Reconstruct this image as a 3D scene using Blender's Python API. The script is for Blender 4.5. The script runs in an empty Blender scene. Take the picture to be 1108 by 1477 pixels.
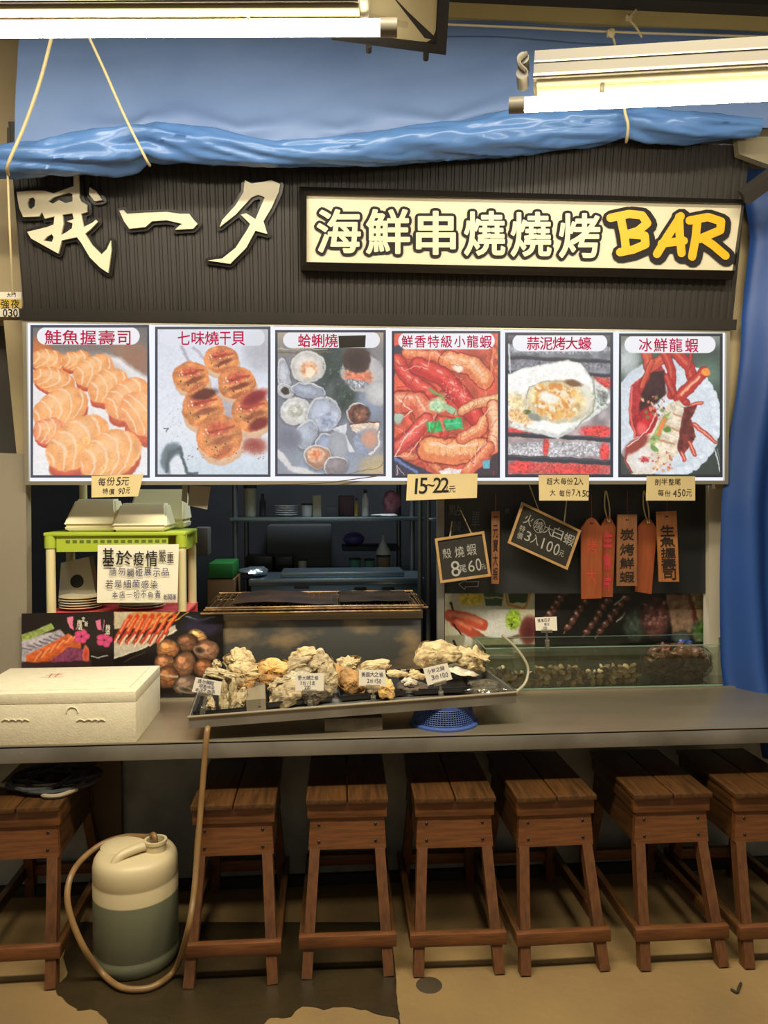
import bpy, bmesh, math, random
import numpy as np
from mathutils import Vector, Matrix, Euler, noise as mnoise
from mathutils.geometry import tessellate_polygon
PI = math.pi
random.seed(7)
C = bpy.context.scene.collection
scene = bpy.context.scene

# ---------------------------------------------------------------- camera
FPX, IW, IH, CAMH = 1110.0, 1108.0, 1477.0, 1.5
_yaw, _pitch, _roll = (math.radians(a) for a in (4.276, 1.695, -0.101))
_cy, _sy, _cp, _sp = math.cos(_yaw), math.sin(_yaw), math.cos(_pitch), math.sin(_pitch)
FW = Vector((_sy*_cp, _cy*_cp, -_sp)); _rt = Vector((_cy, -_sy, 0)); _up = _rt.cross(FW)
RT = math.cos(_roll)*_rt + math.sin(_roll)*_up
UP = -math.sin(_roll)*_rt + math.cos(_roll)*_up
CAM = Vector((0, 0, CAMH))
cd = bpy.data.cameras.new('camera'); co = bpy.data.objects.new('camera', cd); C.objects.link(co)
co.matrix_world = Matrix(((RT.x, UP.x, -FW.x, 0), (RT.y, UP.y, -FW.y, 0), (RT.z, UP.z, -FW.z, CAMH), (0, 0, 0, 1)))
cd.sensor_fit = 'VERTICAL'; cd.sensor_height = 36; cd.lens = FPX/IH*36; cd.clip_start = .05
scene.camera = co

# ---------------------------------------------------------------- light, exposure
TUBE = 44.0         # emission of the lamp tubes
TUBE_COL = (1.0, .90, .70)
BOX = 0.97           # emission of the menu light box
w = bpy.data.worlds.new('world'); scene.world = w; w.use_nodes = True
w.node_tree.nodes['Background'].inputs[0].default_value = (1.0, .88, .70, 1)
w.node_tree.nodes['Background'].inputs[1].default_value = 0.20
vs = scene.view_settings
scene.display_settings.display_device = 'sRGB'
vs.view_transform = 'Standard'; vs.look = 'None'; vs.gamma = 1; vs.use_curve_mapping = False; vs.exposure = 0.0
scene.cycles.use_denoising = True
scene.cycles.max_bounces = 8; scene.cycles.transparent_max_bounces = 16
scene.cycles.sample_clamp_indirect = 6
kl = bpy.data.lights.new('kitchen_fill_light', 'AREA'); kl.energy = 20; kl.size = .5; kl.color = (.78, .9, 1.0)  # unseen area light, added to brighten the dim kitchen
al = bpy.data.lights.new('aisle_fill_light', 'AREA'); al.shape = 'RECTANGLE'; al.size = 3.6; al.size_y = .25; al.energy = 150; al.color = (1.0, .90, .71)   # unseen light added to brighten the counter, standing for further aisle lamps
ao = bpy.data.objects.new('aisle_fill_light', al); C.objects.link(ao); ao.location = (.1, 1.25, 3.25)
ko = bpy.data.objects.new('kitchen_fill_light', kl); C.objects.link(ko); ko.location = (.05, 3.75, 2.5)

# ---------------------------------------------------------------- picture geometry -> planes of the place
def ray(px, py): return FW + RT*((px-IW/2)/FPX) - UP*((py-IH/2)/FPX)
def onY(px, py, Y): d = ray(px, py); return CAM + d*(Y/d.y)
def onZ(px, py, Z): d = ray(px, py); return CAM + d*((Z-CAMH)/d.z)
def onP(px, py, p0, n): d = ray(px, py); return CAM + d*((p0-CAM).dot(n)/d.dot(n))

# ---------------------------------------------------------------- materials
def lin(c):
    return tuple((x/12.92 if x <= .04045 else ((x+.055)/1.055)**2.4) for x in (v/255 for v in c))
MATS = {}
def mat(name, col, rough=.6, metal=0.0, spec=.5, col2=None, nscale=8, stretch=(1, 1, 1), bump=0, bscale=None, mixlo=.35, mixhi=.7, trans=0, emit=0, coat=0, detail=4, alpha=1):
    if name in MATS: return MATS[name]
    m = bpy.data.materials.new(name); m.use_nodes = True; MATS[name] = m
    nt = m.node_tree; b = nt.nodes['Principled BSDF']
    b.inputs['Base Color'].default_value = (*lin(col), 1); b.inputs['Roughness'].default_value = rough
    b.inputs['Metallic'].default_value = metal; b.inputs['Specular IOR Level'].default_value = spec
    b.inputs['Transmission Weight'].default_value = trans; b.inputs['Coat Weight'].default_value = coat
    b.inputs['Alpha'].default_value = alpha
    if emit:
        b.inputs['Emission Color'].default_value = (*lin(col), 1); b.inputs['Emission Strength'].default_value = emit
    if col2 or bump:
        tc = nt.nodes.new('ShaderNodeTexCoord'); mp = nt.nodes.new('ShaderNodeMapping'); mp.inputs['Scale'].default_value = stretch
        nt.links.new(tc.outputs['Object'], mp.inputs[0])
        n = nt.nodes.new('ShaderNodeTexNoise'); n.inputs['Scale'].default_value = nscale; n.inputs['Detail'].default_value = detail
        nt.links.new(mp.outputs[0], n.inputs['Vector'])
        if col2:
            r = nt.nodes.new('ShaderNodeValToRGB'); r.color_ramp.elements[0].position = mixlo; r.color_ramp.elements[1].position = mixhi
            r.color_ramp.elements[0].color = (*lin(col), 1); r.color_ramp.elements[1].color = (*lin(col2), 1)
            nt.links.new(n.outputs[0], r.inputs[0]); nt.links.new(r.outputs[0], b.inputs['Base Color'])
        if bump:
            n2 = n
            if bscale:
                n2 = nt.nodes.new('ShaderNodeTexNoise'); n2.inputs['Scale'].default_value = bscale; nt.links.new(mp.outputs[0], n2.inputs['Vector'])
            bp = nt.nodes.new('ShaderNodeBump'); bp.inputs['Strength'].default_value = bump; bp.inputs['Distance'].default_value = .01
            nt.links.new(n2.outputs[0], bp.inputs['Height']); nt.links.new(bp.outputs[0], b.inputs['Normal'])
    return m
def emat(name, col, strength):
    m = bpy.data.materials.new(name); m.use_nodes = True; nt = m.node_tree; nt.nodes.clear()
    e = nt.nodes.new('ShaderNodeEmission'); o = nt.nodes.new('ShaderNodeOutputMaterial')
    e.inputs[0].default_value = (*col, 1); e.inputs[1].default_value = strength; nt.links.new(e.outputs[0], o.inputs[0])
    return m
def clear_mat(name, tint, gloss=.06, milk=0.0, milk_col=(200, 210, 190), rough=.02):
    m = bpy.data.materials.new(name); m.use_nodes = True; nt = m.node_tree; nt.nodes.clear()
    o = nt.nodes.new('ShaderNodeOutputMaterial'); t = nt.nodes.new('ShaderNodeBsdfTransparent'); g = nt.nodes.new('ShaderNodeBsdfGlossy')
    t.inputs[0].default_value = (*tint, 1); g.inputs['Roughness'].default_value = rough
    mx = nt.nodes.new('ShaderNodeMixShader'); fr = nt.nodes.new('ShaderNodeFresnel'); fr.inputs[0].default_value = 1.3
    ad = nt.nodes.new('ShaderNodeMath'); ad.operation = 'ADD'; ad.inputs[1].default_value = gloss; nt.links.new(fr.outputs[0], ad.inputs[0])
    nt.links.new(ad.outputs[0], mx.inputs[0]); nt.links.new(t.outputs[0], mx.inputs[1]); nt.links.new(g.outputs[0], mx.inputs[2])
    out = mx
    if milk:
        d = nt.nodes.new('ShaderNodeBsdfDiffuse'); d.inputs[0].default_value = (*lin(milk_col), 1)
        m2 = nt.nodes.new('ShaderNodeMixShader'); m2.inputs[0].default_value = milk
        nt.links.new(mx.outputs[0], m2.inputs[1]); nt.links.new(d.outputs[0], m2.inputs[2]); out = m2
    nt.links.new(out.outputs[0], o.inputs[0]); return m
def picture_mat(name, emission, rough=.4, base=1.0):
    m = bpy.data.materials.new(name); m.use_nodes = True; nt = m.node_tree; b = nt.nodes['Principled BSDF']
    a = nt.nodes.new('ShaderNodeAttribute'); a.attribute_name = 'Col'
    b.inputs['Roughness'].default_value = rough
    if emission:
        b.inputs['Base Color'].default_value = (.03, .03, .03, 1)
        nt.links.new(a.outputs['Color'], b.inputs['Emission Color']); b.inputs['Emission Strength'].default_value = emission
    else:
        nt.links.new(a.outputs['Color'], b.inputs['Base Color'])
    return m

# ---------------------------------------------------------------- mesh builder
def spline(pts, k=6, closed=False):
    pts = [Vector(p) for p in pts]; n = len(pts); out = []
    rng = range(n if closed else n-1)
    for i in rng:
        if closed: p0, p1, p2, p3 = pts[i-1], pts[i], pts[(i+1) % n], pts[(i+2) % n]
        else: p0, p1, p2, p3 = pts[max(i-1, 0)], pts[i], pts[i+1], pts[min(i+2, n-1)]
        for j in range(k):
            t = j/k
            out.append(.5*((2*p1)+(p2-p0)*t+(2*p0-5*p1+4*p2-p3)*t*t+(3*p1-p0-3*p2+p3)*t**3))
    if not closed: out.append(pts[-1])
    return out
class MB:
    def __init__(s): s.v = []; s.f = []; s.k = 0
    def add(s, vs, fs):
        o = len(s.v); s.v += [Vector(v) for v in vs]; s.f += [tuple(i+o for i in f) for f in fs]; return s
    def box(s, x0, x1, y0, y1, z0, z1, M=None):
        vs = [Vector((x, y, z)) for x in (x0, x1) for y in (y0, y1) for z in (z0, z1)]
        if M: vs = [M @ v for v in vs]
        return s.add(vs, [(0, 1, 3, 2), (4, 6, 7, 5), (0, 4, 5, 1), (2, 3, 7, 6), (0, 2, 6, 4), (1, 5, 7, 3)])
    def rbox(s, x0, x1, y0, y1, z0, z1, r=.004, seg=2, M=None):
        bm = bmesh.new(); bmesh.ops.create_cube(bm, size=1)
        for v in bm.verts: v.co = Vector(((x0+x1)/2+v.co.x*(x1-x0), (y0+y1)/2+v.co.y*(y1-y0), (z0+z1)/2+v.co.z*(z1-z0)))
        bmesh.ops.bevel(bm, geom=bm.edges[:]+bm.verts[:], offset=min(r, .45*min(x1-x0, y1-y0, z1-z0)), segments=seg, affect='EDGES', profile=.5)
        bm.verts.index_update()
        vs = [(M @ v.co if M else v.co.copy()) for v in bm.verts]; fs = [tuple(v.index for v in f.verts) for f in bm.faces]; bm.free()
        return s.add(vs, fs)
    def hexa(s, q0, q1):            # two quads (4 points each) joined into a solid
        return s.add(list(q0)+list(q1), [(3, 2, 1, 0), (4, 5, 6, 7)]+[(i, (i+1) % 4, (i+1) % 4+4, i+4) for i in range(4)])
    def bar(s, p0, p1, wx, wy, ref=(0, 1, 0)):     # square timber between two points
        p0, p1 = Vector(p0), Vector(p1); d = (p1-p0).normalized(); a = d.cross(Vector(ref)).normalized(); b = a.cross(d).normalized()
        c = [(-1, -1), (1, -1), (1, 1), (-1, 1)]
        return s.hexa([p0+a*(i*wx/2)+b*(j*wy/2) for i, j in c], [p1+a*(i*wx/2)+b*(j*wy/2) for i, j in c])
    def cyl(s, p0, p1, r0, r1=None, n=16):
        return s.tube([p0, p1], r0, n, radii=[r0, r0 if r1 is None else r1])
    def tube(s, pts, r, n=8, closed=False, radii=None, cap=True):
        pts = [Vector(p) for p in pts]; m = len(pts); rings = []; a = None
        for i, p in enumerate(pts):
            if closed: d = pts[(i+1) % m]-pts[i-1]
            else: d = pts[min(i+1, m-1)]-pts[max(i-1, 0)]
            d.normalize()
            if a is None:
                a = d.cross(Vector((0, 0, 1)) if abs(d.z) < .9 else Vector((1, 0, 0))).normalized()
            else:
                a = (a-d*a.dot(d)).normalized()
            b = d.cross(a); rr = radii[i] if radii else r
            rings.append([p+a*(rr*math.cos(2*PI*k/n))+b*(rr*math.sin(2*PI*k/n)) for k in range(n)])
        vs = [v for q in rings for v in q]; fs = []
        for i in range(m if closed else m-1):
            j = (i+1) % m
            for k in range(n): fs.append((i*n+k, i*n+(k+1) % n, j*n+(k+1) % n, j*n+k))
        if cap and not closed: fs += [tuple(range(n))[::-1], tuple((m-1)*n+k for k in range(n))]
        return s.add(vs, fs)
    def lathe(s, prof, c=(0, 0, 0), n=32, M=None):
        c = Vector(c); vs = []; fs = []; m = len(prof)
        for (r, z) in prof:
            for k in range(n): vs.append(Vector((r*math.cos(2*PI*k/n), r*math.sin(2*PI*k/n), z)))
        vs = [(M @ v if M else v)+c for v in vs]
        for i in range(m-1):
            for k in range(n): fs.append((i*n+k, i*n+(k+1) % n, (i+1)*n+(k+1) % n, (i+1)*n+k))
        fs += [tuple(range(n))[::-1], tuple((m-1)*n+k for k in range(n))]
        return s.add(vs, fs)
    def grid(s, nu, nv, fn, wrapu=False):
        vs = [Vector(fn(i/(nu if wrapu else nu-1), j/(nv-1))) for j in range(nv) for i in range(nu)]; fs = []
        for j in range(nv-1):
            for i in range(nu if wrapu else nu-1):
                k = (i+1) % nu; fs.append((j*nu+i, j*nu+k, (j+1)*nu+k, (j+1)*nu+i))
        return s.add(vs, fs)
    def ell(s, c, r, M=None, nu=20, nv=12, jit=0, seed=0):
        c = Vector(c)
        def fn(u, v):
            a, b = 2*PI*u, PI*(v*.998+.001)
            p = Vector((math.sin(b)*math.cos(a), math.sin(b)*math.sin(a), -math.cos(b)))
            if jit: p *= 1+jit*mnoise.noise(p*1.7+Vector((seed*3.1, seed, 0)))
            p = Vector((p.x*r[0], p.y*r[1], p.z*r[2]))
            return (M @ p if M else p)+c
        return s.grid(nu, nv, fn, True)
    def poly(s, loops, fn, d0, d1):  # loops of 2D points -> solid between depths d0 (far) and d1 (near)
        flat = [p for l in loops for p in l]; n = len(flat)
        tri = tessellate_polygon([[Vector((p[0], p[1], 0)) for p in l] for l in loops])
        vs = [fn(p[0], p[1], d1) for p in flat]+[fn(p[0], p[1], d0) for p in flat]; fs = [tuple(t) for t in tri]; o = 0
        for l in loops:
            k = len(l)
            for i in range(k): a, b = o+i, o+(i+1) % k; fs.append((a, b, b+n, a+n))
            o += k
        return s.add(vs, fs)
    def ribbon(s, pts, wd, fn, d0_, n=10):   # flat brush stroke with round ends
        pts = [Vector((p[0], p[1])) for p in pts]; ws = wd if isinstance(wd, (list, tuple)) else [wd]*len(pts)
        for i, p in enumerate(pts):
            s.k = (s.k+1) % 60; d = d0_+s.k*1.5e-5
            s.add([fn(p.x+ws[i]/2*math.cos(2*PI*k/n), p.y+ws[i]/2*math.sin(2*PI*k/n), d) for k in range(n)], [tuple(range(n))])
            if i+1 < len(pts):
                q = pts[i+1]; t = q-p
                if t.length < 1e-6: continue
                t.normalize(); a = Vector((-t.y, t.x))
                c = [p+a*ws[i]/2, p-a*ws[i]/2, q-a*ws[i+1]/2, q+a*ws[i+1]/2]; s.k = (s.k+1) % 60; d = d0_+s.k*1.5e-5
                s.add([fn(x.x, x.y, d) for x in c], [(0, 1, 2, 3)])
        return s
    def mesh(s, name, off=Vector(), smooth=True, angle=40):
        me = bpy.data.meshes.new(name); me.from_pydata([v-off for v in s.v], [], s.f)
        bm = bmesh.new(); bm.from_mesh(me); bmesh.ops.recalc_face_normals(bm, faces=bm.faces[:]); bm.to_mesh(me); bm.free()
        if smooth:
            me.polygons.foreach_set('use_smooth', [True]*len(me.polygons)); me.set_sharp_from_angle(angle=math.radians(angle))
        me.update(); return me
    def base(s):
        lo = [min(v[i] for v in s.v) for i in range(3)]; hi = [max(v[i] for v in s.v) for i in range(3)]
        return Vector(((lo[0]+hi[0])/2, (lo[1]+hi[1])/2, lo[2]))
    def build(s, name, m, parent=None, smooth=True, angle=40, label=None):
        off = s.base()
        if parent is not None: off = WLOC.get(parent.name, Vector())
        me = s.mesh(name, off, smooth, angle); me.materials.append(m)
        o = bpy.data.objects.new(name, me); C.objects.link(o)
        if parent is not None: o.parent = parent; WLOC[o.name] = off
        else: o.location = off; WLOC[o.name] = off
        if label: o['label'] = label
        return o
WLOC = {}
def tag(o, label, cat, group=None, kind=None):
    o['label'] = label; o['category'] = cat
    if group: o['group'] = group
    if kind: o['kind'] = kind
    return o
def thing(name, label, cat, loc, group=None):
    o = bpy.data.objects.new(name, None); C.objects.link(o); o.location = loc; o.empty_display_size = .05
    WLOC[o.name] = Vector(loc); return tag(o, label, cat, group)
def structure(o): o['kind'] = 'structure'; return o
def copy_thing(o):
    c = o.copy(); C.objects.link(c)
    for ch in o.children:
        d = ch.copy(); C.objects.link(d); d.parent = c
        for g in ch.children:
            e = g.copy(); C.objects.link(e); e.parent = d
    return c

# ---------------------------------------------------------------- lettering
_gl = {}
def glyph(s, off=0.0):
    k = (s, off)
    if k not in _gl:
        cu = bpy.data.curves.new('t', 'FONT'); cu.body = s; cu.size = 1; cu.offset = off; cu.resolution_u = 4
        ob = bpy.data.objects.new('t', cu); me = bpy.data.meshes.new_from_object(ob)
        _gl[k] = ([(v.co.x, v.co.y) for v in me.vertices], [tuple(p.vertices) for p in me.polygons])
        bpy.data.objects.remove(ob); bpy.data.curves.remove(cu); bpy.data.meshes.remove(me)
    return _gl[k]
def put(mb, s, fn, x0, y0, x1, y1, off=0.0, rot=0.0, d=.001, keep=True, skew=0):
    """one glyph (or word) fitted into a box of the plane fn(u, v, d); v runs downward; off > 0 thickens the strokes"""
    v, f = glyph(s, 0.0)
    if not v: return mb
    ax, bx = min(p[0] for p in v), max(p[0] for p in v); ay, by = min(p[1] for p in v), max(p[1] for p in v)
    cx, cy = (ax+bx)/2, (ay+by)/2; sx, sy = (x1-x0)/max(bx-ax, 1e-6), (y1-y0)/max(by-ay, 1e-6)
    if keep and (bx-ax < .3 or by-ay < .3): sx = sy = min(sx, sy)
    mx, my = (x0+x1)/2, (y0+y1)/2; c_, s_ = math.cos(rot), math.sin(rot); out = []; P2 = []
    for (px, py) in v:
        a, b = (px-cx)*sx, -(py-cy)*sy; a -= skew*b; P2.append((mx+a*c_-b*s_, my+a*s_+b*c_))
    mb.add([fn(a, b, d) for a, b in P2], f)
    if off > 0:
        cnt = {}
        for t in f:
            for i in range(len(t)):
                e = (t[i], t[(i+1) % len(t)]); e = (min(e), max(e)); cnt[e] = cnt.get(e, 0)+1
        wd = 2*off*(sx+sy)/2
        for (i, j), n in cnt.items():
            if n == 1: mb.ribbon([P2[i], P2[j]], wd, fn, d, 8)
    return mb
class Quad:
    """a flat sheet given by four corners tl, tr, br, bl; local units are millimetres from the top left"""
    def __init__(s, tl, tr, br, bl, th=.002):
        s.c = [Vector(p) for p in (tl, tr, br, bl)]; s.th = th
        s.w = (s.c[1]-s.c[0]).length*1000; s.h = (s.c[3]-s.c[0]).length*1000
        s.n = (s.c[3]-s.c[0]).cross(s.c[1]-s.c[0]).normalized()
        if s.n.y > 0: s.n = -s.n
    def p(s, u, v, d=0):            # u, v in 0..1, d metres out of the face
        a = s.c[0].lerp(s.c[1], u); b = s.c[3].lerp(s.c[2], u); return a.lerp(b, v)+s.n*d
    def mm(s, x, y, d=0): return s.p(x/s.w, y/s.h, d)
    def uv(s, x, y, d=0): return s.p(x, y, d)
    def slab(s, curl=0):
        mb = MB(); mb.hexa([s.p(0, 0, -s.th), s.p(1, 0, -s.th), s.p(1, 1, -s.th), s.p(0, 1, -s.th)], [s.p(0, 0), s.p(1, 0), s.p(1, 1), s.p(0, 1)]); return mb
    def frame(s, wd, d0, d1):
        mb = MB(); a, b = wd/s.w, wd/s.h
        for (u0, v0, u1, v1) in ((0, 0, 1, b), (0, 1-b, 1, 1), (0, b, a, 1-b), (1-a, b, 1, 1-b)):
            q = [(u0, v0), (u1, v0), (u1, v1), (u0, v1)]; mb.hexa([s.p(u, v, d0) for u, v in q], [s.p(u, v, d1) for u, v in q])
        return mb
def pxquad(pts, Y, th=.002): return Quad(*[onY(x, y, Y) for x, y in pts], th=th)
def write(mb, q, s, x, y, h, adv=None, off=-.012, jit=.12, d=.001, seed=1, skew=0, wr=.9):
    """handwriting: characters set one by one with a little wobble, x/y/h in mm of the sheet"""
    rnd = random.Random(seed); cx = x
    for ch in s:
        small = ch in '0123456789/.~-abcdefghijklmnopqrstuvwxyz'
        wd = h*(.55 if small else wr)
        if ch != ' ':
            j = lambda: (rnd.random()-.5)*jit*h
            put(mb, ch, q.mm, cx+j(), y+j(), cx+wd+j(), y+h+j(), off, (rnd.random()-.5)*jit, d, True, skew)
        cx += (adv or h*1.08)*(.62 if small else 1)
    return mb
# ---------------------------------------------------------------- printed pictures (vertex colours of a fine grid)
def vnoise(h, w, cell, seed):
    r = np.random.RandomState(seed); gh, gw = int(h/cell)+3, int(w/cell)+3; g = r.rand(gh, gw)
    y = np.arange(h)/cell; x = np.arange(w)/cell; yi, xi = y.astype(int), x.astype(int); fy, fx = y-yi, x-xi
    fy, fx = fy*fy*(3-2*fy), fx*fx*(3-2*fx); fy = fy[:, None]; fx = fx[None, :]
    a = g[yi][:, xi]; b = g[yi][:, xi+1]; c = g[yi+1][:, xi]; d = g[yi+1][:, xi+1]
    return (a*(1-fx)+b*fx)*(1-fy)+(c*(1-fx)+d*fx)*fy
class Paint:
    def __init__(s, x0, y0, x1, y1, res, seed=1, warp=6):
        s.w, s.h = int((x1-x0)*res), int((y1-y0)*res); s.res = res; s.seed = seed; s.k = 0
        s.X0, s.Y0 = np.meshgrid(x0+(np.arange(s.w)+.5)/res, y0+(np.arange(s.h)+.5)/res)
        c = 26*res
        s.X = s.X0+(vnoise(s.h, s.w, c, seed)-.5)*warp+(vnoise(s.h, s.w, c/3, seed+5)-.5)*warp*.5
        s.Y = s.Y0+(vnoise(s.h, s.w, c, seed+9)-.5)*warp+(vnoise(s.h, s.w, c/3, seed+11)-.5)*warp*.5
        s.a = np.zeros((s.h, s.w, 3))
    def nz(s, cell):
        s.k += 1; return vnoise(s.h, s.w, max(cell*s.res, 1.01), s.seed*31+s.k)
    def mix(s, al, col):
        col = np.asarray(col, float); al = np.clip(al, 0, 1)[..., None]; s.a = s.a*(1-al)+col*al; return s
    def fill(s, c): s.a[:] = c; return s
    def vgrad(s, stops):
        t = (s.Y0-s.Y0.min())/(s.Y0.max()-s.Y0.min())
        for k in range(3): s.a[..., k] = np.interp(t, [q[0] for q in stops], [q[1][k] for q in stops])
        return s
    def loc(s, cx, cy, rx, ry, rot):
        r = math.radians(rot); dx, dy = s.X-cx, s.Y-cy
        return (dx*math.cos(r)+dy*math.sin(r))/rx, (-dx*math.sin(r)+dy*math.cos(r))/ry
    def ell(s, cx, cy, rx, ry, rot=0, c=(0, 0, 0), c2=None, soft=.06, tex=0, al=1, p=2):
        """c in the middle, c2 towards the rim"""
        u, v = s.loc(cx, cy, rx, ry, rot); d = (np.abs(u)**p+np.abs(v)**p)**(1/p)
        m = np.clip((1-d)/soft+.5, 0, 1)*al
        col = np.broadcast_to(np.asarray(c, float), s.a.shape)
        if c2 is not None: t = np.clip(d, 0, 1)[..., None]**2; col = col*(1-t)+np.asarray(c2, float)*t
        if tex: col = col*(1+(s.nz(max(min(rx, ry)*.3, 4))-.5)*tex+(s.nz(5)-.5)*tex*.6)[..., None]
        return s.mix(m, np.clip(col, 0, 255))
    def poly(s, pts, c, soft=2, al=1, tex=0):
        ins = np.zeros(s.X.shape, bool); n = len(pts); dist = np.full(s.X.shape, 1e9)
        for i in range(n):
            (ax, ay), (bx, by) = pts[i], pts[(i+1) % n]
            if ay != by:
                cnd = ((ay > s.Y) != (by > s.Y)) & (s.X < (bx-ax)*(s.Y-ay)/(by-ay)+ax); ins ^= cnd
            dist = np.minimum(dist, s.seg(ax, ay, bx, by))
        sd = np.where(ins, dist, -dist); col = np.broadcast_to(np.asarray(c, float), s.a.shape)
        if tex: col = col*(1+(s.nz(14)-.5)*tex+(s.nz(5)-.5)*tex*.6)[..., None]
        return s.mix(np.clip(sd/soft+.5, 0, 1)*al, np.clip(col, 0, 255))
    def seg(s, ax, ay, bx, by):
        dx, dy = bx-ax, by-ay; L = dx*dx+dy*dy+1e-9; t = np.clip(((s.X-ax)*dx+(s.Y-ay)*dy)/L, 0, 1)
        return np.hypot(s.X-ax-t*dx, s.Y-ay-t*dy)
    def line(s, pts, wd, c, soft=1.5, al=1):
        d = np.full(s.X.shape, 1e9)
        for (a, b) in zip(pts[:-1], pts[1:]): d = np.minimum(d, s.seg(*a, *b))
        return s.mix(np.clip((wd/2-d)/soft+.5, 0, 1)*al, c)
    def speck(s, n, box, cols, r=(1.5, 4), al=.8):
        rnd = random.Random(s.seed+n)
        for i in range(n):
            x, y = rnd.uniform(box[0], box[2]), rnd.uniform(box[1], box[3]); q = rnd.uniform(*r)
            s.ell(x, y, q, q*rnd.uniform(.5, 1), rnd.uniform(0, 180), rnd.choice(cols), soft=.5, al=al)
        return s
    def rect(s, x0, y0, x1, y1, c, soft=1.5, al=1):
        d = np.minimum(np.minimum(s.X0-x0, x1-s.X0), np.minimum(s.Y0-y0, y1-s.Y0)); return s.mix(np.clip(d/soft+.5, 0, 1)*al, c)
    def pill(s, x0, y0, x1, y1, c, al=1):
        r = (y1-y0)/2; cy = (y0+y1)/2; x = np.clip(s.X0, x0+r, x1-r); d = np.hypot(s.X0-x, s.Y0-cy); return s.mix(np.clip((r-d)/1.5+.5, 0, 1)*al, c)
    def border(s, wd, c):
        h, w_ = int(round(wd*s.res)), int(round(wd*s.res)); s.a[:h] = c; s.a[-h:] = c; s.a[:, :w_] = c; s.a[:, -w_:] = c; return s
    def haze(s, k): s.a = s.a*(1-k)+np.array((250, 246, 246.))*k; return s  # pale wash of backlit glare mixed into the print colours
    def grain(s, amt): s.a = s.a*(1+(s.nz(4)-.5)*amt+(s.nz(11)-.5)*amt)[..., None]; return s
    def mesh_on(s, q, name, m, parent=None, d=0.0006):
        mb = MB(); h, w_ = s.h, s.w
        vs = [q.p(i/(w_-1), j/(h-1), d) for j in range(h) for i in range(w_)]
        fs = [(j*w_+i, (j+1)*w_+i, (j+1)*w_+i+1, j*w_+i+1) for j in range(h-1) for i in range(w_-1)]
        me = bpy.data.meshes.new(name); off = WLOC[parent.name] if parent else q.p(.5, 1)
        me.from_pydata([v-off for v in vs], [], fs)
        c = np.clip(s.a, 0, 255).reshape(-1, 3)/255; c = np.where(c <= .04045, c/12.92, ((c+.055)/1.055)**2.4)
        at = me.color_attributes.new('Col', 'FLOAT_COLOR', 'POINT'); rgba = np.ones((h*w_, 4), np.float32); rgba[:, :3] = c; at.data.foreach_set('color', rgba.ravel())
        me.materials.append(m); me.polygons.foreach_set('use_smooth', [True]*len(me.polygons)); me.update()
        o = bpy.data.objects.new(name, me); C.objects.link(o)
        if parent: o.parent = parent
        else: o.location = off
        return o
WHT = (238, 238, 244)
def pic_sushi():
    p = Paint(70, 55, 572, 697, .5, 3, 8)
    p.vgrad([(0, (95, 92, 92)), (.16, (120, 108, 100)), (.26, (205, 190, 180)), (.4, (238, 232, 230)), (1, (240, 238, 240))])
    p.ell(510, 190, 120, 60, 30, (150, 108, 85), (140, 110, 95), .4); p.ell(105, 170, 60, 70, 0, (205, 110, 55), (150, 90, 60), .4)
    p.poly([(380, 180), (440, 190), (572, 290), (572, 330)], (232, 228, 228), 20)
    def sushi(cx, cy, rx, ry, rot, base=(242, 160, 92), fr=7, ph=0, cur=.9):
        p.ell(cx+6, cy+ry*.5, rx*.96, ry*.8, rot, (200, 88, 58), (178, 70, 48), .08)
        p.ell(cx+2, cy+ry*.35, rx*.9, ry*.78, rot, (225, 105, 70), (205, 85, 55), .1)
        p.ell(cx, cy, rx, ry, rot, (250, 178, 110), base, .06, .12)
        u, v = p.loc(cx, cy, rx, ry, rot); d = np.hypot(u, v)
        st = np.clip(np.sin((u+cur*v*v*.6+v*.35)*fr*1.7+ph+p.nz(40)*1.4)*2.6-1.55, 0, 1)
        p.mix(st*np.clip((1-d)/.1, 0, 1)*.8, (252, 216, 178))
        p.ell(cx-rx*.1, cy-ry*.45, rx*.6, ry*.3, rot, (255, 205, 150), None, .7, al=.5)
    for a in [(145, 205, 78, 48, 8, (222, 128, 58)), (262, 205, 66, 42, -5, (226, 130, 62)), (165, 285, 90, 52, 12, (232, 136, 66)), (335, 245, 90, 60, -28, (236, 148, 80)),
              (395, 310, 92, 66, -30, (238, 150, 84)), (480, 365, 105, 78, -38, (240, 150, 88)), (195, 405, 122, 82, -28, (240, 152, 84)), (540, 430, 80, 110, -40, (240, 150, 92)),
              (150, 500, 70, 55, -10, (226, 112, 76)), (268, 550, 150, 96, -38, (244, 160, 92)), (405, 600, 138, 98, -28, (246, 164, 98))]:
        sushi(*a, fr=8 if a[2] < 100 else 9, ph=a[0]*.1)
    p.speck(26, (262, 530, 330, 590), [(255, 214, 130), (250, 190, 90)], (3, 6)); p.speck(12, (360, 620, 420, 670), [(255, 214, 130)], (3, 6))
    p.haze(.10); p.grain(.05); p.pill(98, 66, 528, 138, WHT); return p.border(12, (62, 68, 84))
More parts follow.
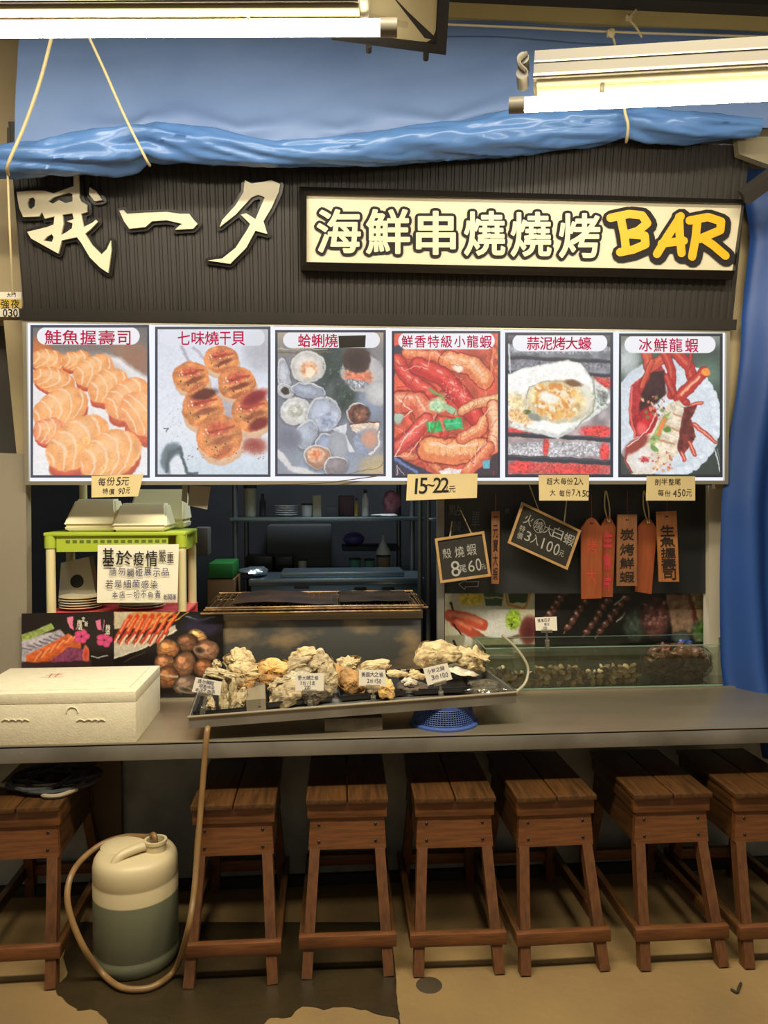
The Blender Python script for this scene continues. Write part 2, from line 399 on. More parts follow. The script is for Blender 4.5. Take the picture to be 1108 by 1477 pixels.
def pic_scallop():
    p = Paint(594, 62, 1080, 694, .5, 5, 7); p.vgrad([(0, (214, 218, 232)), (.3, (222, 227, 238)), (.7, (226, 231, 240)), (1, (198, 212, 224))])
    p.ell(1040, 150, 90, 120, 0, (176, 176, 186), (200, 205, 215), .6); p.line([(700, 140), (745, 230)], 12, (176, 168, 180), 8); p.line([(755, 150), (800, 200)], 12, (186, 178, 188), 8)
    p.ell(900, 440, 60, 150, -20, (160, 150, 160), (200, 205, 215), .7, al=.8); p.ell(1010, 560, 60, 40, 0, (150, 60, 50), (200, 150, 140), .5)
    for (x, y, a, b, q) in [(872, 205, 78, 66, 0), (747, 278, 78, 74, 10), (938, 303, 84, 76, 0), (1000, 425, 88, 92, 0), (795, 408, 90, 92, 0), (865, 528, 100, 102, 0)]:
        p.ell(x+4, y+b*.28, a*.98, b*.86, q, (236, 206, 170), (214, 168, 130), .07)
        p.ell(x-2, y-4, a*.96, b*.9, q, (232, 156, 88), (214, 122, 66), .07, .35)
        p.ell(x-8, y-b*.35, a*.6, b*.35, q-15, (196, 72, 52), (214, 110, 70), .6, .4, al=.85)
        p.ell(x+10, y+b*.1, a*.55, b*.14, -20, (104, 32, 26), None, .7, al=.45+.4*((x*7+y) % 10)/10); p.ell(x+a*.2, y+b*.55, a*.5, b*.16, -15-(x % 30), (150, 52, 36), None, .7, al=.5)
        p.line([(x-a*.5, y-b*.2), (x+a*.6, y-b*.45)], 9, (150, 46, 36), 8, .8)
        p.speck(14, (x-a*.7, y-b*.7, x+a*.7, y+b*.5), [(92, 40, 28), (250, 220, 170), (60, 60, 40), (255, 236, 200)], (2, 5))
    p.ell(800, 345, 55, 22, -15, (70, 22, 20), None, .5, al=.85); p.ell(1010, 362, 62, 30, -25, (120, 26, 34), (170, 60, 50), .5); p.ell(1030, 470, 44, 24, -25, (116, 30, 30), None, .6)
    p.ell(665, 615, 46, 70, 10, (74, 90, 96), (120, 136, 146), .25); p.ell(690, 650, 36, 52, 0, (222, 228, 236), None, .3); p.line([(640, 670), (655, 590), (700, 570), (715, 630), (730, 680), (770, 678)], 12, (70, 84, 92), 6)
    p.line([(630, 490), (650, 486), (640, 500)], 5, (90, 100, 110)); p.speck(60, (690, 560, 1060, 620), [(190, 120, 100), (120, 60, 60), (160, 90, 80)], (2, 4)); p.speck(22, (650, 340, 720, 540), [(170, 150, 160)], (2, 3))
    p.haze(.10); p.grain(.05); p.pill(615, 72, 1055, 143, (226, 228, 238), .75); return p.border(12, (58, 64, 78))
def pic_clam():
    p = Paint(52, 80, 544, 730, .5, 8, 9); p.vgrad([(0, (176, 160, 128)), (.12, (130, 126, 128)), (.5, (120, 124, 136)), (1, (136, 138, 146))])
    p.ell(330, 260, 150, 170, 10, (46, 60, 56), (84, 92, 96), .4, .4); p.ell(370, 380, 90, 90, 0, (52, 66, 60), (90, 98, 104), .5, .4)
    p.ell(290, 690, 300, 130, 0, (150, 160, 176), (120, 124, 136), .5); p.line([(62, 620), (120, 690), (250, 728)], 26, (214, 212, 212), 10); p.ell(500, 690, 80, 70, 0, (190, 170, 130), (160, 150, 140), .5); p.ell(480, 400, 70, 90, 0, (140, 150, 172), (120, 126, 140), .5)
    p.line([(62, 180), (300, 180)], 5, (110, 96, 70), 3); p.line([(62, 165), (280, 166)], 4, (196, 178, 136), 3)
    def shell(cx, cy, rx, ry, rot, inner=(206, 210, 222), rim=(236, 236, 234), hole=None):
        p.ell(cx+4, cy+8, rx*1.04, ry*1.04, rot, (72, 76, 88), None, .35, al=.6); p.ell(cx, cy, rx, ry, rot, rim, (214, 212, 208), .08); p.ell(cx+2, cy+3, rx*.94, ry*.93, rot, inner, tuple(v*.86 for v in inner), .12, .14); p.ell(cx-rx*.2, cy-ry*.2, rx*.5, ry*.4, rot, tuple(min(255, v*1.15) for v in inner), None, .8, al=.6)
        if hole: p.ell(cx, cy, rx*.5, ry*.5, rot, hole, tuple(v*.8 for v in hole), .4, .3)
    shell(92, 290, 28, 92, -8, (188, 190, 200)); shell(98, 350, 40, 30, 30, (200, 200, 200), hole=(60, 52, 50))
    shell(198, 245, 76, 70, 0, (222, 216, 208)); p.ell(200, 255, 42, 38, 0, (236, 160, 110), (226, 190, 160), .3, .3); p.ell(205, 268, 22, 22, 0, (250, 230, 200), None, .4)
    shell(200, 350, 78, 34, 12, (158, 164, 182)); shell(140, 438, 66, 60, -12, (228, 226, 220), hole=(206, 206, 190))
    p.ell(440, 270, 100, 84, 30, (200, 196, 198), (176, 172, 172), .1); p.ell(420, 285, 66, 50, 20, (232, 128, 96), (214, 150, 120), .25, .4); p.ell(412, 212, 66, 62, 10, (52, 38, 38), (74, 56, 52), .15); p.ell(420, 320, 60, 20, 10, (190, 196, 200), (120, 120, 130), .3, .6); p.ell(505, 360, 55, 56, 0, (206, 206, 204), (170, 170, 172), .2)
    shell(265, 450, 76, 74, -35, (178, 186, 202)); p.ell(280, 485, 54, 40, -30, (150, 160, 184), (196, 200, 214), .3, .3)
    shell(190, 540, 44, 66, 20, (170, 178, 192)); shell(420, 450, 50, 50, 30, (120, 70, 56)); p.ell(430, 455, 40, 46, 30, (150, 96, 76), (60, 40, 40), .2, .5)
    p.poly([(385, 500), (515, 488), (500, 530), (440, 548), (392, 525)], (236, 214, 190), 3, tex=.3); p.line([(385, 498), (515, 488)], 6, (110, 50, 46)); p.poly([(300, 520), (372, 490), (360, 540), (405, 620), (380, 620), (340, 550)], (214, 216, 222), 4)
    p.ell(460, 580, 60, 66, 10, (132, 146, 176), (150, 156, 172), .2, .2); p.ell(470, 560, 38, 46, 0, (214, 150, 120), (170, 150, 150), .4); p.line([(510, 530), (508, 590), (470, 636)], 7, (232, 216, 196))
    p.ell(110, 560, 60, 60, 0, (110, 112, 128), (130, 134, 150), .3); shell(285, 590, 58, 50, 35, (150, 160, 184)); p.ell(330, 590, 44, 64, -10, (168, 170, 178), (150, 154, 164), .2)
    shell(240, 640, 64, 54, 15, (186, 136, 110)); p.ell(232, 632, 40, 34, 0, (226, 130, 86), (236, 200, 170), .35, .3); shell(320, 680, 54, 40, -20, (140, 130, 134))
    p.speck(40, (260, 230, 420, 400), [(96, 118, 96), (40, 52, 46), (120, 134, 120)], (2, 6), .6)
    p.line([(330, 728), (520, 688), (544, 640)], 3, (120, 90, 40)); p.haze(.08); p.grain(.06); p.pill(88, 90, 516, 160, (232, 232, 238)); p.a = p.a; return p.border(12, (54, 58, 72))
def pic_crayfish():
    p = Paint(570, 84, 1052, 736, .5, 11, 9); p.fill((206, 74, 52)); p.a *= (1+(p.nz(40)-.5)*.5)[..., None]
    for i in range(26):
        rnd = random.Random(i); x, y = rnd.uniform(580, 1050), rnd.uniform(180, 720); p.ell(x, y, rnd.uniform(30, 80), rnd.uniform(16, 34), rnd.uniform(-60, 60), rnd.choice([(232, 108, 62), (222, 84, 54), (214, 58, 48), (240, 138, 84)]), (150, 34, 30), .12, .3)
    p.poly([(570, 150), (640, 150), (590, 260), (570, 300)], (40, 44, 66), 8); p.poly([(570, 610), (600, 640), (700, 690), (790, 736), (570, 736)], (34, 34, 60), 5); p.poly([(900, 736), (1052, 600), (1052, 736)], (44, 30, 40), 10); p.line([(585, 650), (680, 712)], 14, (90, 110, 170), 6)
    def body(pts, wd, c, c2, n=9):
        p.line(pts, wd*1.12, (120, 26, 26), 6); p.line(pts, wd, c2, 6); p.line([(x-2, y-wd*.14) for x, y in pts], wd*.56, c, 12)
        for k in range(n):
            t = (k+.5)/n*(len(pts)-1); i = int(t); f = t-i; (ax, ay), (bx, by) = pts[i], pts[i+1]; x, y = ax+(bx-ax)*f, ay+(by-ay)*f; L = math.hypot(bx-ax, by-ay); nx, ny = -(by-ay)/L, (bx-ax)/L
            p.line([(x-nx*wd*.42, y-ny*wd*.42), (x+nx*wd*.42, y+ny*wd*.42)], 2.5, (170, 50, 40), 3, .38)
        for k in range(5): 
            f = (k+.5)/5; i = int(f*(len(pts)-1)); g = f*(len(pts)-1)-i; (ax, ay), (bx, by) = pts[i], pts[i+1]; p.ell(ax+(bx-ax)*g-4, ay+(by-ay)*g-wd*.22, wd*.2, wd*.07, math.degrees(math.atan2(by-ay, bx-ax)), (255, 226, 206), None, .9, al=.55)
    body([(640, 185), (760, 195), (860, 230)], 46, (244, 140, 84), (222, 92, 56)); body([(820, 215), (930, 240), (980, 300)], 80, (250, 170, 110), (226, 112, 66)); p.ell(862, 250, 24, 14, 20, (255, 236, 214), None, .6)
    body([(590, 215), (650, 300), (740, 360)], 60, (230, 76, 60), (196, 40, 40), 5); body([(690, 240), (800, 290), (880, 380), (950, 480)], 76, (226, 62, 52), (190, 34, 36), 3)
    p.speck(60, (790, 290, 900, 400), [(255, 190, 170), (250, 160, 140)], (2, 4), .7)
    p.line([(690, 236), (600, 240), (580, 220)], 4, (150, 30, 30)); p.line([(700, 250), (640, 330), (590, 340)], 4, (170, 40, 40)); p.line([(760, 190), (700, 100)], 4, (230, 120, 90)); p.line([(990, 180), (1040, 330)], 12, (206, 74, 52)); p.line([(1020, 160), (1000, 330)], 8, (226, 120, 70))
    body([(600, 400), (690, 400), (720, 460)], 90, (238, 130, 90), (216, 84, 60), 8); p.line([(590, 380), (660, 440), (620, 470)], 4, (250, 200, 170)); p.ell(600, 470, 22, 24, 0, (170, 190, 170), None, .4)
    p.ell(770, 415, 40, 34, 10, (168, 220, 170), (216, 190, 140), .3, .3); p.ell(830, 430, 40, 14, 35, (150, 200, 150), None, .4); p.line([(740, 345), (800, 385)], 12, (120, 150, 80), 6)
    body([(600, 600), (660, 550), (720, 480)], 60, (236, 90, 74), (204, 50, 48), 3); p.line([(585, 640), (640, 540), (720, 480)], 5, (255, 190, 170)); body([(880, 440), (960, 400), (1040, 380)], 40, (244, 190, 130), (222, 130, 80), 7)
    body([(740, 610), (840, 620), (960, 610)], 110, (250, 172, 104), (230, 118, 66), 7); p.speck(50, (790, 590, 900, 640), [(255, 214, 180)], (2, 4), .7); body([(880, 560), (960, 520), (980, 480)], 50, (250, 170, 110), (228, 110, 66), 6); body([(1020, 420), (1030, 520), (1020, 600)], 60, (252, 190, 140), (226, 120, 80), 8); body([(900, 710), (960, 650), (1000, 600)], 50, (244, 140, 84), (216, 84, 56), 5)
    p.line([(700, 560), (640, 640), (590, 640)], 4, (250, 170, 150)); p.poly([(775, 705), (830, 690), (880, 700), (870, 720), (790, 718)], (246, 226, 214), 3, tex=.3)
    p.poly([(720, 490), (785, 475), (797, 525), (735, 540)], (36, 168, 78), 3, tex=.3); p.poly([(800, 478), (880, 466), (888, 515), (806, 530)], (34, 176, 92), 3, tex=.3); p.line([(788, 472), (802, 530)], 9, (226, 110, 80), 3); p.line([(810, 500), (870, 490)], 10, (90, 210, 170), 5, .7)
    p.poly([(970, 665), (1005, 650), (1000, 690), (972, 690)], (90, 170, 190), 3); rnd = random.Random(77)
    for k in range(34):
        x, y, a = rnd.uniform(585, 1040), rnd.uniform(190, 700), rnd.uniform(0, 6.28); L = rnd.uniform(40, 120); c = rnd.choice([(170, 36, 32), (246, 176, 150), (214, 70, 50), (255, 214, 196)])
        p.line([(x, y), (x+L*.5*math.cos(a), y+L*.5*math.sin(a)), (x+L*math.cos(a+.4), y+L*math.sin(a+.4))], rnd.uniform(2, 4.5), c, 2.5, .75)
    p.haze(.14); p.grain(.1); p.pill(600, 92, 1026, 166, WHT); return p.border(12, (44, 46, 60))
def pic_oyster():
    p = Paint(52, 82, 486, 664, .55, 14, 6); p.vgrad([(0, (70, 70, 80)), (.2, (120, 124, 134)), (.4, (140, 140, 148)), (.7, (170, 150, 150)), (1, (150, 130, 136))]); p.a *= (1+(p.nz(30)-.5)*.5)[..., None]
    for (y, c) in [(150, (150, 154, 164)), (215, (120, 120, 130)), (270, (200, 70, 62)), (300, (226, 88, 74)), (540, (180, 180, 184)), (560, (196, 194, 198)), (620, (214, 70, 64)), (645, (206, 84, 76))]: p.ell(270, y, 240, 20, 0, c, None, .5, .6, .9)
    for (x, y, a, b) in [(120, 620, 50, 30), (330, 640, 120, 18), (420, 480, 70, 26), (450, 560, 20, 40), (100, 480, 60, 20), (215, 540, 12, 40), (440, 290, 40, 16)]: p.ell(x, y, a, b, 0, (236, 66, 62), (206, 60, 66), .5, .5)
    for y0, y1, wd in [(118, 128, 22), (180, 200, 16), (240, 255, 16), (488, 512, 18), (582, 604, 22), (655, 655, 8)]: p.line([(52, y0), (486, y1)], wd, (44, 46, 56), 4); p.line([(52, y0-6), (486, y1-6)], 3, (110, 114, 124), 3, .6)
    p.line([(66, 130), (74, 240)], 6, (210, 210, 216), 4)
    p.poly([(60, 250), (130, 225), (230, 205), (300, 192), (350, 205), (400, 265), (460, 310), (474, 350), (430, 400), (330, 470), (262, 510), (200, 488), (130, 480), (70, 455), (58, 350)], (222, 224, 218), 6, tex=.2)
    p.poly([(58, 255), (130, 230), (230, 210), (300, 198), (345, 212), (390, 262), (402, 300), (400, 380), (350, 440), (262, 492), (200, 470), (130, 462), (72, 440), (58, 350)], (252, 252, 248), 8, tex=.04)
    p.ell(430, 350, 40, 44, 20, (150, 158, 150), (206, 208, 200), .3, .8); p.line([(400, 260), (412, 320), (400, 400), (330, 470)], 7, (160, 160, 140), 4); p.ell(100, 360, 60, 40, 30, (250, 222, 160), (244, 240, 230), .5, .3); p.ell(110, 420, 50, 24, 25, (236, 190, 130), None, .6, .4)
    p.ell(265, 360, 136, 86, 5, (232, 224, 200), (206, 196, 166), .1, .2); p.ell(355, 350, 46, 62, 10, (248, 248, 240), (226, 220, 196), .2); p.line([(135, 345), (150, 300), (220, 275), (330, 285)], 4, (170, 150, 120), 4); p.ell(262, 355, 112, 74, 5, (242, 196, 124), (238, 208, 150), .3, .35)
    p.speck(130, (175, 290, 330, 430), [(232, 160, 84), (250, 226, 180), (222, 138, 62), (246, 240, 220), (240, 180, 90)], (5, 15), .85); p.ell(225, 345, 40, 22, 20, (250, 246, 230), None, .5); p.ell(325, 285, 34, 12, 10, (120, 80, 50), None, .6); p.ell(140, 400, 16, 10, 0, (90, 100, 50), None, .5); p.speck(26, (70, 380, 260, 460), [(226, 150, 70), (210, 130, 60)], (2, 7), .6); p.ell(170, 420, 28, 14, 20, (140, 140, 130), None, .5)
    p.haze(.10); p.grain(.07); p.pill(82, 90, 460, 158, WHT); return p.border(12, (46, 52, 66))
def pic_lobster():
    p = Paint(506, 86, 926, 664, .55, 17, 6); p.vgrad([(0, (150, 156, 150)), (.12, (70, 84, 76)), (1, (44, 54, 50))]); p.ell(545, 190, 60, 90, 0, (190, 200, 200), (90, 104, 98), .7); p.ell(860, 250, 90, 90, 0, (92, 120, 104), (50, 62, 56), .7)
    p.ell(690, 420, 216, 232, 8, (226, 234, 240), (204, 214, 224), .03)
    for k in range(16):
        a = -1.1+k*.17; p.ell(690+208*math.cos(a), 425+226*math.sin(a), 24, 30, math.degrees(a), (228, 236, 242), (206, 216, 226), .15)
    p.ell(560, 620, 70, 60, 0, (60, 66, 62), None, .5, al=.7)
    R1, R2, R3 = (186, 46, 42), (126, 22, 28), (204, 74, 54)
    p.poly([(560, 290), (640, 230), (680, 215), (700, 250), (690, 330), (640, 360), (600, 490), (575, 500), (550, 440), (548, 350)], (176, 42, 46), 4, tex=.4); p.poly([(640, 240), (690, 235), (700, 330), (640, 380), (590, 400), (600, 330)], (52, 22, 28), 8, tex=.5)
    p.ell(620, 440, 44, 66, 20, (212, 40, 46), (150, 22, 34), .15, .3); p.ell(600, 470, 20, 26, 0, (236, 90, 90), None, .6); p.speck(30, (590, 340, 690, 420), [(236, 150, 110), (120, 130, 70), (246, 200, 160), (90, 30, 30)], (3, 9)); p.line([(560, 300), (552, 400), (575, 500)], 9, (226, 100, 92), 4)
    for q, wd, c in [([(620, 170), (630, 230), (700, 170)], 34, R3), ([(690, 165), (720, 230), (720, 330)], 30, R1), ([(740, 165), (790, 220), (800, 260)], 40, R1), ([(800, 165), (780, 250)], 8, R1), ([(700, 260), (730, 330), (780, 360)], 22, R1), ([(850, 240), (800, 290), (750, 340)], 40, R1), ([(640, 200), (600, 300)], 18, R3)]:
        p.line(q, wd+6, R2, 5); p.line(q, wd, c, 5); p.line([(x-3, y-4) for x, y in q], wd*.26, (236, 130, 96), 6, .5)
    p.ell(858, 240, 18, 16, 0, (246, 150, 60), None, .3); p.line([(830, 260), (760, 330)], 10, (250, 170, 130), 5)
    p.poly([(700, 370), (750, 350), (790, 400), (810, 470), (780, 530), (720, 590), (640, 650), (560, 650), (540, 580), (570, 530), (640, 480)], (232, 216, 190), 5, tex=.25)
    p.ell(600, 590, 62, 60, 0, (240, 236, 232), (220, 206, 190), .15); p.ell(612, 590, 24, 16, 0, (170, 40, 44), (230, 200, 190), .5, .8); p.ell(580, 530, 60, 22, -35, (150, 60, 50), None, .4)
    for k in range(7): p.line([(745-k*16, 380+k*26), (800-k*14, 400+k*26)], 7, (196, 140, 100) if k % 2 else (246, 236, 214), 5)
    p.poly([(690, 410), (715, 400), (670, 510), (640, 540), (630, 520)], (150, 170, 100), 4, tex=.5); p.line([(690, 430), (665, 490)], 14, (240, 130, 70), 4); p.ell(700, 470, 14, 10, 0, (90, 130, 60), None, .4); p.ell(650, 545, 20, 10, 40, (110, 150, 80), None, .4)
    p.poly([(770, 380), (830, 360), (800, 430), (820, 500), (760, 580), (740, 540)], (110, 40, 38), 5, tex=.6)
    for q in [[(800, 370), (840, 365)], [(810, 450), (860, 490), (895, 520)], [(790, 520), (810, 570)], [(760, 560), (770, 590)]]: p.line(q, 16, R1, 5); p.line(q, 6, (236, 160, 120), 4)
    p.speck(34, (640, 560, 720, 640), [(236, 150, 90), (246, 210, 170), (200, 90, 60)], (3, 7)); p.line([(700, 330), (620, 480), (545, 540)], 4, (240, 200, 180)); p.line([(545, 545), (535, 590), (560, 640)], 8, (150, 60, 60)); p.line([(890, 545), (915, 640)], 5, (196, 204, 206)); p.line([(900, 545), (918, 620)], 3, (120, 130, 130))
    p.haze(.07); p.grain(.08); p.pill(532, 97, 896, 165, WHT); return p.border(12, (38, 44, 50))
def pic_sashimi():   # crop px of [0,860,330,1080]
    p = Paint(105, 84, 550, 520, .36, 21, 6); p.fill((34, 26, 24)); p.poly([(105, 190), (250, 135), (265, 160), (110, 235)], (150, 168, 90), 6, tex=.3); p.poly([(105, 220), (290, 165), (330, 200), (140, 320), (105, 330)], (186, 178, 186), 8, tex=.3)
    for k in range(7): p.line([(110+k*26, 250-k*10), (150+k*26, 262-k*10)], 7, (120, 112, 130), 4)
    p.poly([(125, 290), (330, 185), (390, 215), (390, 262), (250, 330), (130, 320)], (222, 104, 52), 6, tex=.3)
    for k in range(6): p.line([(165+k*38, 318-k*22), (200+k*36, 270-k*18)], 8, (244, 158, 104), 4)
    p.poly([(240, 320), (330, 250), (400, 260), (440, 320)], (134, 66, 96), 8, tex=.4); p.ell(415, 285, 16, 44, 0, (206, 70, 52), (240, 130, 100), .3); p.poly([(105, 320), (440, 320), (440, 400), (105, 400)], (60, 40, 44), 10)
    for cx, cy in [(395, 200), (505, 220)]:
        for a in range(5): p.ell(cx+22*math.cos(a*1.26), cy+20*math.sin(a*1.26), 18, 16, 0, (226, 84, 136), (196, 60, 112), .2)
    p.poly([(322, 108), (352, 104), (356, 170), (340, 160)], (232, 128, 160), 4); p.poly([(460, 130), (486, 120), (490, 175), (470, 165)], (226, 120, 156), 4); p.line([(345, 170), (350, 185)], 10, (20, 18, 18)); p.line([(380, 130), (366, 165)], 3, (220, 150, 170)); p.line([(505, 125), (495, 180)], 3, (200, 130, 150)); p.line([(440, 296), (480, 304), (520, 292)], 5, (196, 196, 196), 4); return p
def pic_snail():
    p = Paint(552, 75, 1080, 515, .36, 23, 6); p.fill((22, 18, 18)); p.poly([(552, 75), (760, 75), (700, 140), (552, 160)], (196, 182, 150), 10); p.poly([(640, 75), (860, 75), (700, 170), (620, 150)], (210, 150, 80), 12, tex=.3)
    p.poly([(552, 215), (700, 200), (850, 140), (850, 165), (700, 245), (552, 300)], (206, 196, 176), 5); p.line([(552, 300), (690, 252), (852, 165)], 8, (232, 224, 206), 4)
    for k in range(7):
        x = 560+k*36; p.line([(x+70, 100-k*1), (x+20, 180), (x-10, 225)], 22, (204, 62, 34), 6); p.line([(x+60, 110), (x+24, 170)], 8, (244, 140, 90), 5); p.line([(x+20, 190), (x-14, 240)], 9, (232, 214, 186), 4); p.line([(x+40, 170), (x+10, 225)], 4, (60, 30, 20), 3)
    for k in range(4): p.line([(740+k*36, 130-k*4), (790+k*40, 84-k*2)], 5, (222, 170, 80), 3)
    p.ell(960, 110, 80, 30, 0, (30, 34, 44), (20, 20, 24), .3); p.line([(900, 100), (960, 118), (1040, 100)], 5, (130, 140, 150), 5); p.line([(600, 320), (700, 270)], 3, (90, 70, 50)); p.ell(975, 150, 90, 40, 0, (44, 40, 62), None, .6)
    for (x, y, a, b, q, c) in [(955, 190, 46, 30, 20, (196, 150, 96)), (905, 225, 50, 44, -10, (118, 80, 56)), (812, 255, 56, 46, 0, (176, 116, 70)), (1000, 262, 62, 52, 10, (150, 108, 82)), (795, 320, 48, 44, 0, (160, 110, 76)), (890, 330, 52, 66, 25, (150, 104, 74)), (985, 345, 50, 46, 0, (136, 88, 58)), (810, 390, 56, 54, 0, (140, 92, 60)), (895, 425, 60, 44, -20, (122, 100, 84))]:
        p.ell(x+4, y+6, a*1.05, b*1.05, q, (30, 20, 16), None, .15); p.ell(x, y, a, b, q, tuple(min(255, v*1.25) for v in c), tuple(v*.55 for v in c), .1, .4); p.ell(x-a*.25, y-b*.35, a*.35, b*.25, q, tuple(min(255, v*1.6) for v in c), None, .6); p.line([(x-a*.7, y+b*.2), (x, y+b*.45), (x+a*.7, y+b*.1)], 4, tuple(v*.5 for v in c), 4, .7)
    p.ell(965, 262, 30, 22, 20, (60, 36, 26), (190, 160, 130), .3); p.line([(770, 380), (860, 388)], 10, (206, 176, 140), 6); p.ell(900, 455, 44, 14, 15, (60, 50, 44), (170, 150, 130), .3); p.grain(.12); return p
def pic_shrimp():   # crop px of [640,840,900,1010] scale 4.26
    p = Paint(8, 66, 560, 560, .3, 27, 6); p.fill((196, 190, 160)); p.poly([(100, 66), (250, 66), (240, 130), (110, 130)], (200, 180, 60), 14, tex=.3); p.poly([(245, 66), (365, 66), (355, 138), (258, 138)], (58, 84, 50), 5); p.line([(250, 92), (360, 92)], 10, (150, 150, 120)); p.poly([(390, 66), (515, 66), (510, 120), (400, 120)], (50, 70, 30), 5); p.line([(375, 66), (392, 130), (500, 150), (528, 66)], 12, (190, 130, 50), 6)
    p.ell(300, 260, 250, 120, 6, (226, 224, 214), (196, 196, 180), .06); p.ell(520, 270, 60, 80, 10, (90, 40, 40), (140, 80, 70), .3); p.ell(425, 210, 48, 60, 10, (150, 186, 50), (170, 190, 90), .25, .5)
    p.line([(40, 190), (150, 205), (240, 240)], 66, (196, 84, 58), 8); p.line([(40, 185), (150, 195), (230, 225)], 26, (230, 136, 104), 14); p.line([(70, 225), (150, 270), (220, 310)], 56, (182, 76, 54), 8); p.line([(80, 220), (160, 260)], 20, (220, 124, 94), 12); p.line([(230, 300), (330, 330), (460, 300)], 16, (120, 90, 60), 10); p.line([(60, 235), (120, 300)], 10, (60, 30, 24))
    p.poly([(8, 300), (130, 290), (110, 560), (8, 560)], (150, 146, 120), 10); p.poly([(180, 300), (420, 320), (430, 560), (150, 560)], (128, 134, 96), 20); p.line([(45, 120), (60, 160)], 12, (40, 36, 30)); p.line([(400, 240), (420, 236), (410, 250)], 6, (30, 40, 16)); p.line([(60, 330), (80, 360)], 14, (30, 26, 24)); p.grain(.08); return p
def pic_skewer():   # crop px of [620,840,1108,1080] scale 2.27
    p = Paint(345, 36, 912, 330, .45, 29, 6); p.fill((30, 27, 25)); p.a *= (1+(p.nz(30)-.5)*.6)[..., None]
    for (a, b) in [((440, 36), (370, 130)), ((520, 40), (440, 160)), ((580, 60), (500, 170)), ((640, 50), (540, 170))]:
        p.line([a, b], 3, (150, 130, 100))
        for k in range(6):
            t = k/6; x, y = a[0]+(b[0]-a[0])*t, a[1]+(b[1]-a[1])*t; p.ell(x, y, 15, 11, 30*k, (116, 76, 64), (54, 34, 30), .2, .5); p.ell(x-3, y-3, 4, 3, 0, (196, 160, 140), None, .6)
    p.line([(600, 70), (638, 46)], 4, (190, 180, 170)); p.line([(610, 120), (640, 96)], 4, (180, 170, 160)); p.ell(670, 130, 40, 60, 0, (70, 84, 70), (40, 40, 36), .4, .5); p.ell(735, 110, 50, 66, 0, (110, 70, 62), (70, 48, 44), .4, .5); p.speck(30, (700, 60, 780, 130), [(170, 130, 120), (70, 40, 40)], (3, 9), .6)
    p.poly([(770, 40), (850, 40), (870, 120), (840, 180), (800, 190), (785, 120)], (140, 112, 90), 8, tex=.3); p.line([(850, 40), (872, 130)], 14, (96, 44, 36), 8); p.ell(822, 170, 34, 20, 0, (108, 110, 104), (60, 60, 56), .3); p.poly([(850, 36), (912, 36), (912, 110), (880, 120)], (170, 150, 110), 8, tex=.5)
    for k in range(12): p.line([(860+k*5, 40), (880+k*3, 110)], 2, (120, 100, 70), 2)
    p.ell(890, 150, 34, 36, 0, (70, 100, 44), (120, 130, 100), .4, .6); p.poly([(345, 200), (912, 200), (912, 330), (345, 330)], (60, 64, 54), 16, .9); p.grain(.12); return p
# ---------------------------------------------------------------- the setting
M_conc = mat('concrete', (136, 110, 66), .75, col2=(116, 93, 57), nscale=2.2, bump=.25, bscale=40, detail=8)
M_pier = mat('beige_paint', (178, 160, 120), .6, col2=(160, 142, 108), nscale=3)
M_dark = mat('dark_wall', (58, 60, 62), .8, col2=(46, 46, 48), nscale=3)
M_grey = mat('grey_panel', (150, 140, 118), .45, col2=(140, 130, 112), nscale=2)
M_white = mat('white_paint', (214, 204, 178), .5)
M_steel = mat('brushed_steel', (178, 166, 142), .40, .8, col2=(166, 154, 131), nscale=3, stretch=(1, 3, 3))
M_steel_d = mat('dull_steel', (150, 146, 136), .5, .55, col2=(120, 116, 106), nscale=5, bump=.05)
M_alu = mat('aluminium', (196, 186, 160), .38, .85)
M_black = mat('black_plastic', (22, 22, 23), .35)
M_blackm = mat('black_matt', (30, 29, 27), .7)
M_ink = mat('ink', (28, 24, 24), .8); M_inkblue = mat('blue_ink', (46, 46, 96), .8)
M_paper = mat('cream_paper', (226, 205, 150), .75, col2=(216, 194, 140), nscale=6)
M_wpaper = mat('white_paper', (232, 224, 204), .75)

fl = structure(MB().box(-3.2, 3.4, -2.5, 5.2, -.06, 0).build('floor', M_conc, smooth=False))
structure(MB().box(-2.6, 2.9, 4.9, 5.0, 0, 3.4).build('wall_back', M_dark, smooth=False))
structure(MB().box(-2.7, -2.6, 2.9, 5.0, 0, 3.4).build('wall_kitchen_left', M_dark, smooth=False))
structure(MB().box(2.9, 3.0, 2.9, 5.0, 0, 3.4).build('wall_kitchen_right', M_dark, smooth=False))
structure(MB().box(-2.7, 3.0, 1.2, 5.0, 3.4, 3.46).build('ceiling', M_blackm, smooth=False))
structure(MB().box(-1.2, 1.75, 3.10, 3.16, 2.05, 3.4).build('wall_above_stall', M_pier, smooth=False))
# beige pier on the left with its low grey panel; pier and post on the right
def slab_px(pts, Y, th): return pxquad(pts, Y, th).slab()
structure(slab_px([(5, 462), (37, 462), (37, 665), (25, 665)], 3.0, .1).build('wall_left', M_pier, smooth=False))
structure(slab_px([(-160, 20), (30, 20), (36, 462), (-160, 462)], 3.06, .1).build('wall_upper_left', M_pier, smooth=False))
structure(slab_px([(-160, 645), (37, 655), (40, 1040), (-160, 1040)], 2.985, .05).build('wall_lower_left', M_grey, smooth=False))
structure(slab_px([(-160, 455), (40, 455), (40, 700), (-160, 700)], 3.2, .05).build('wall_recess_left', mat('recess_grey', (84, 78, 70), .7), smooth=False))
structure(slab_px([(1046, 200), (1108, 200), (1086, 705), (1043, 705)], 3.0, .09).build('wall_right', M_pier, smooth=False))
structure(slab_px([(1023, 700), (1046, 700), (1045, 1000), (1023, 1000)], 3.12, .05).build('trim_1', M_white, smooth=False))
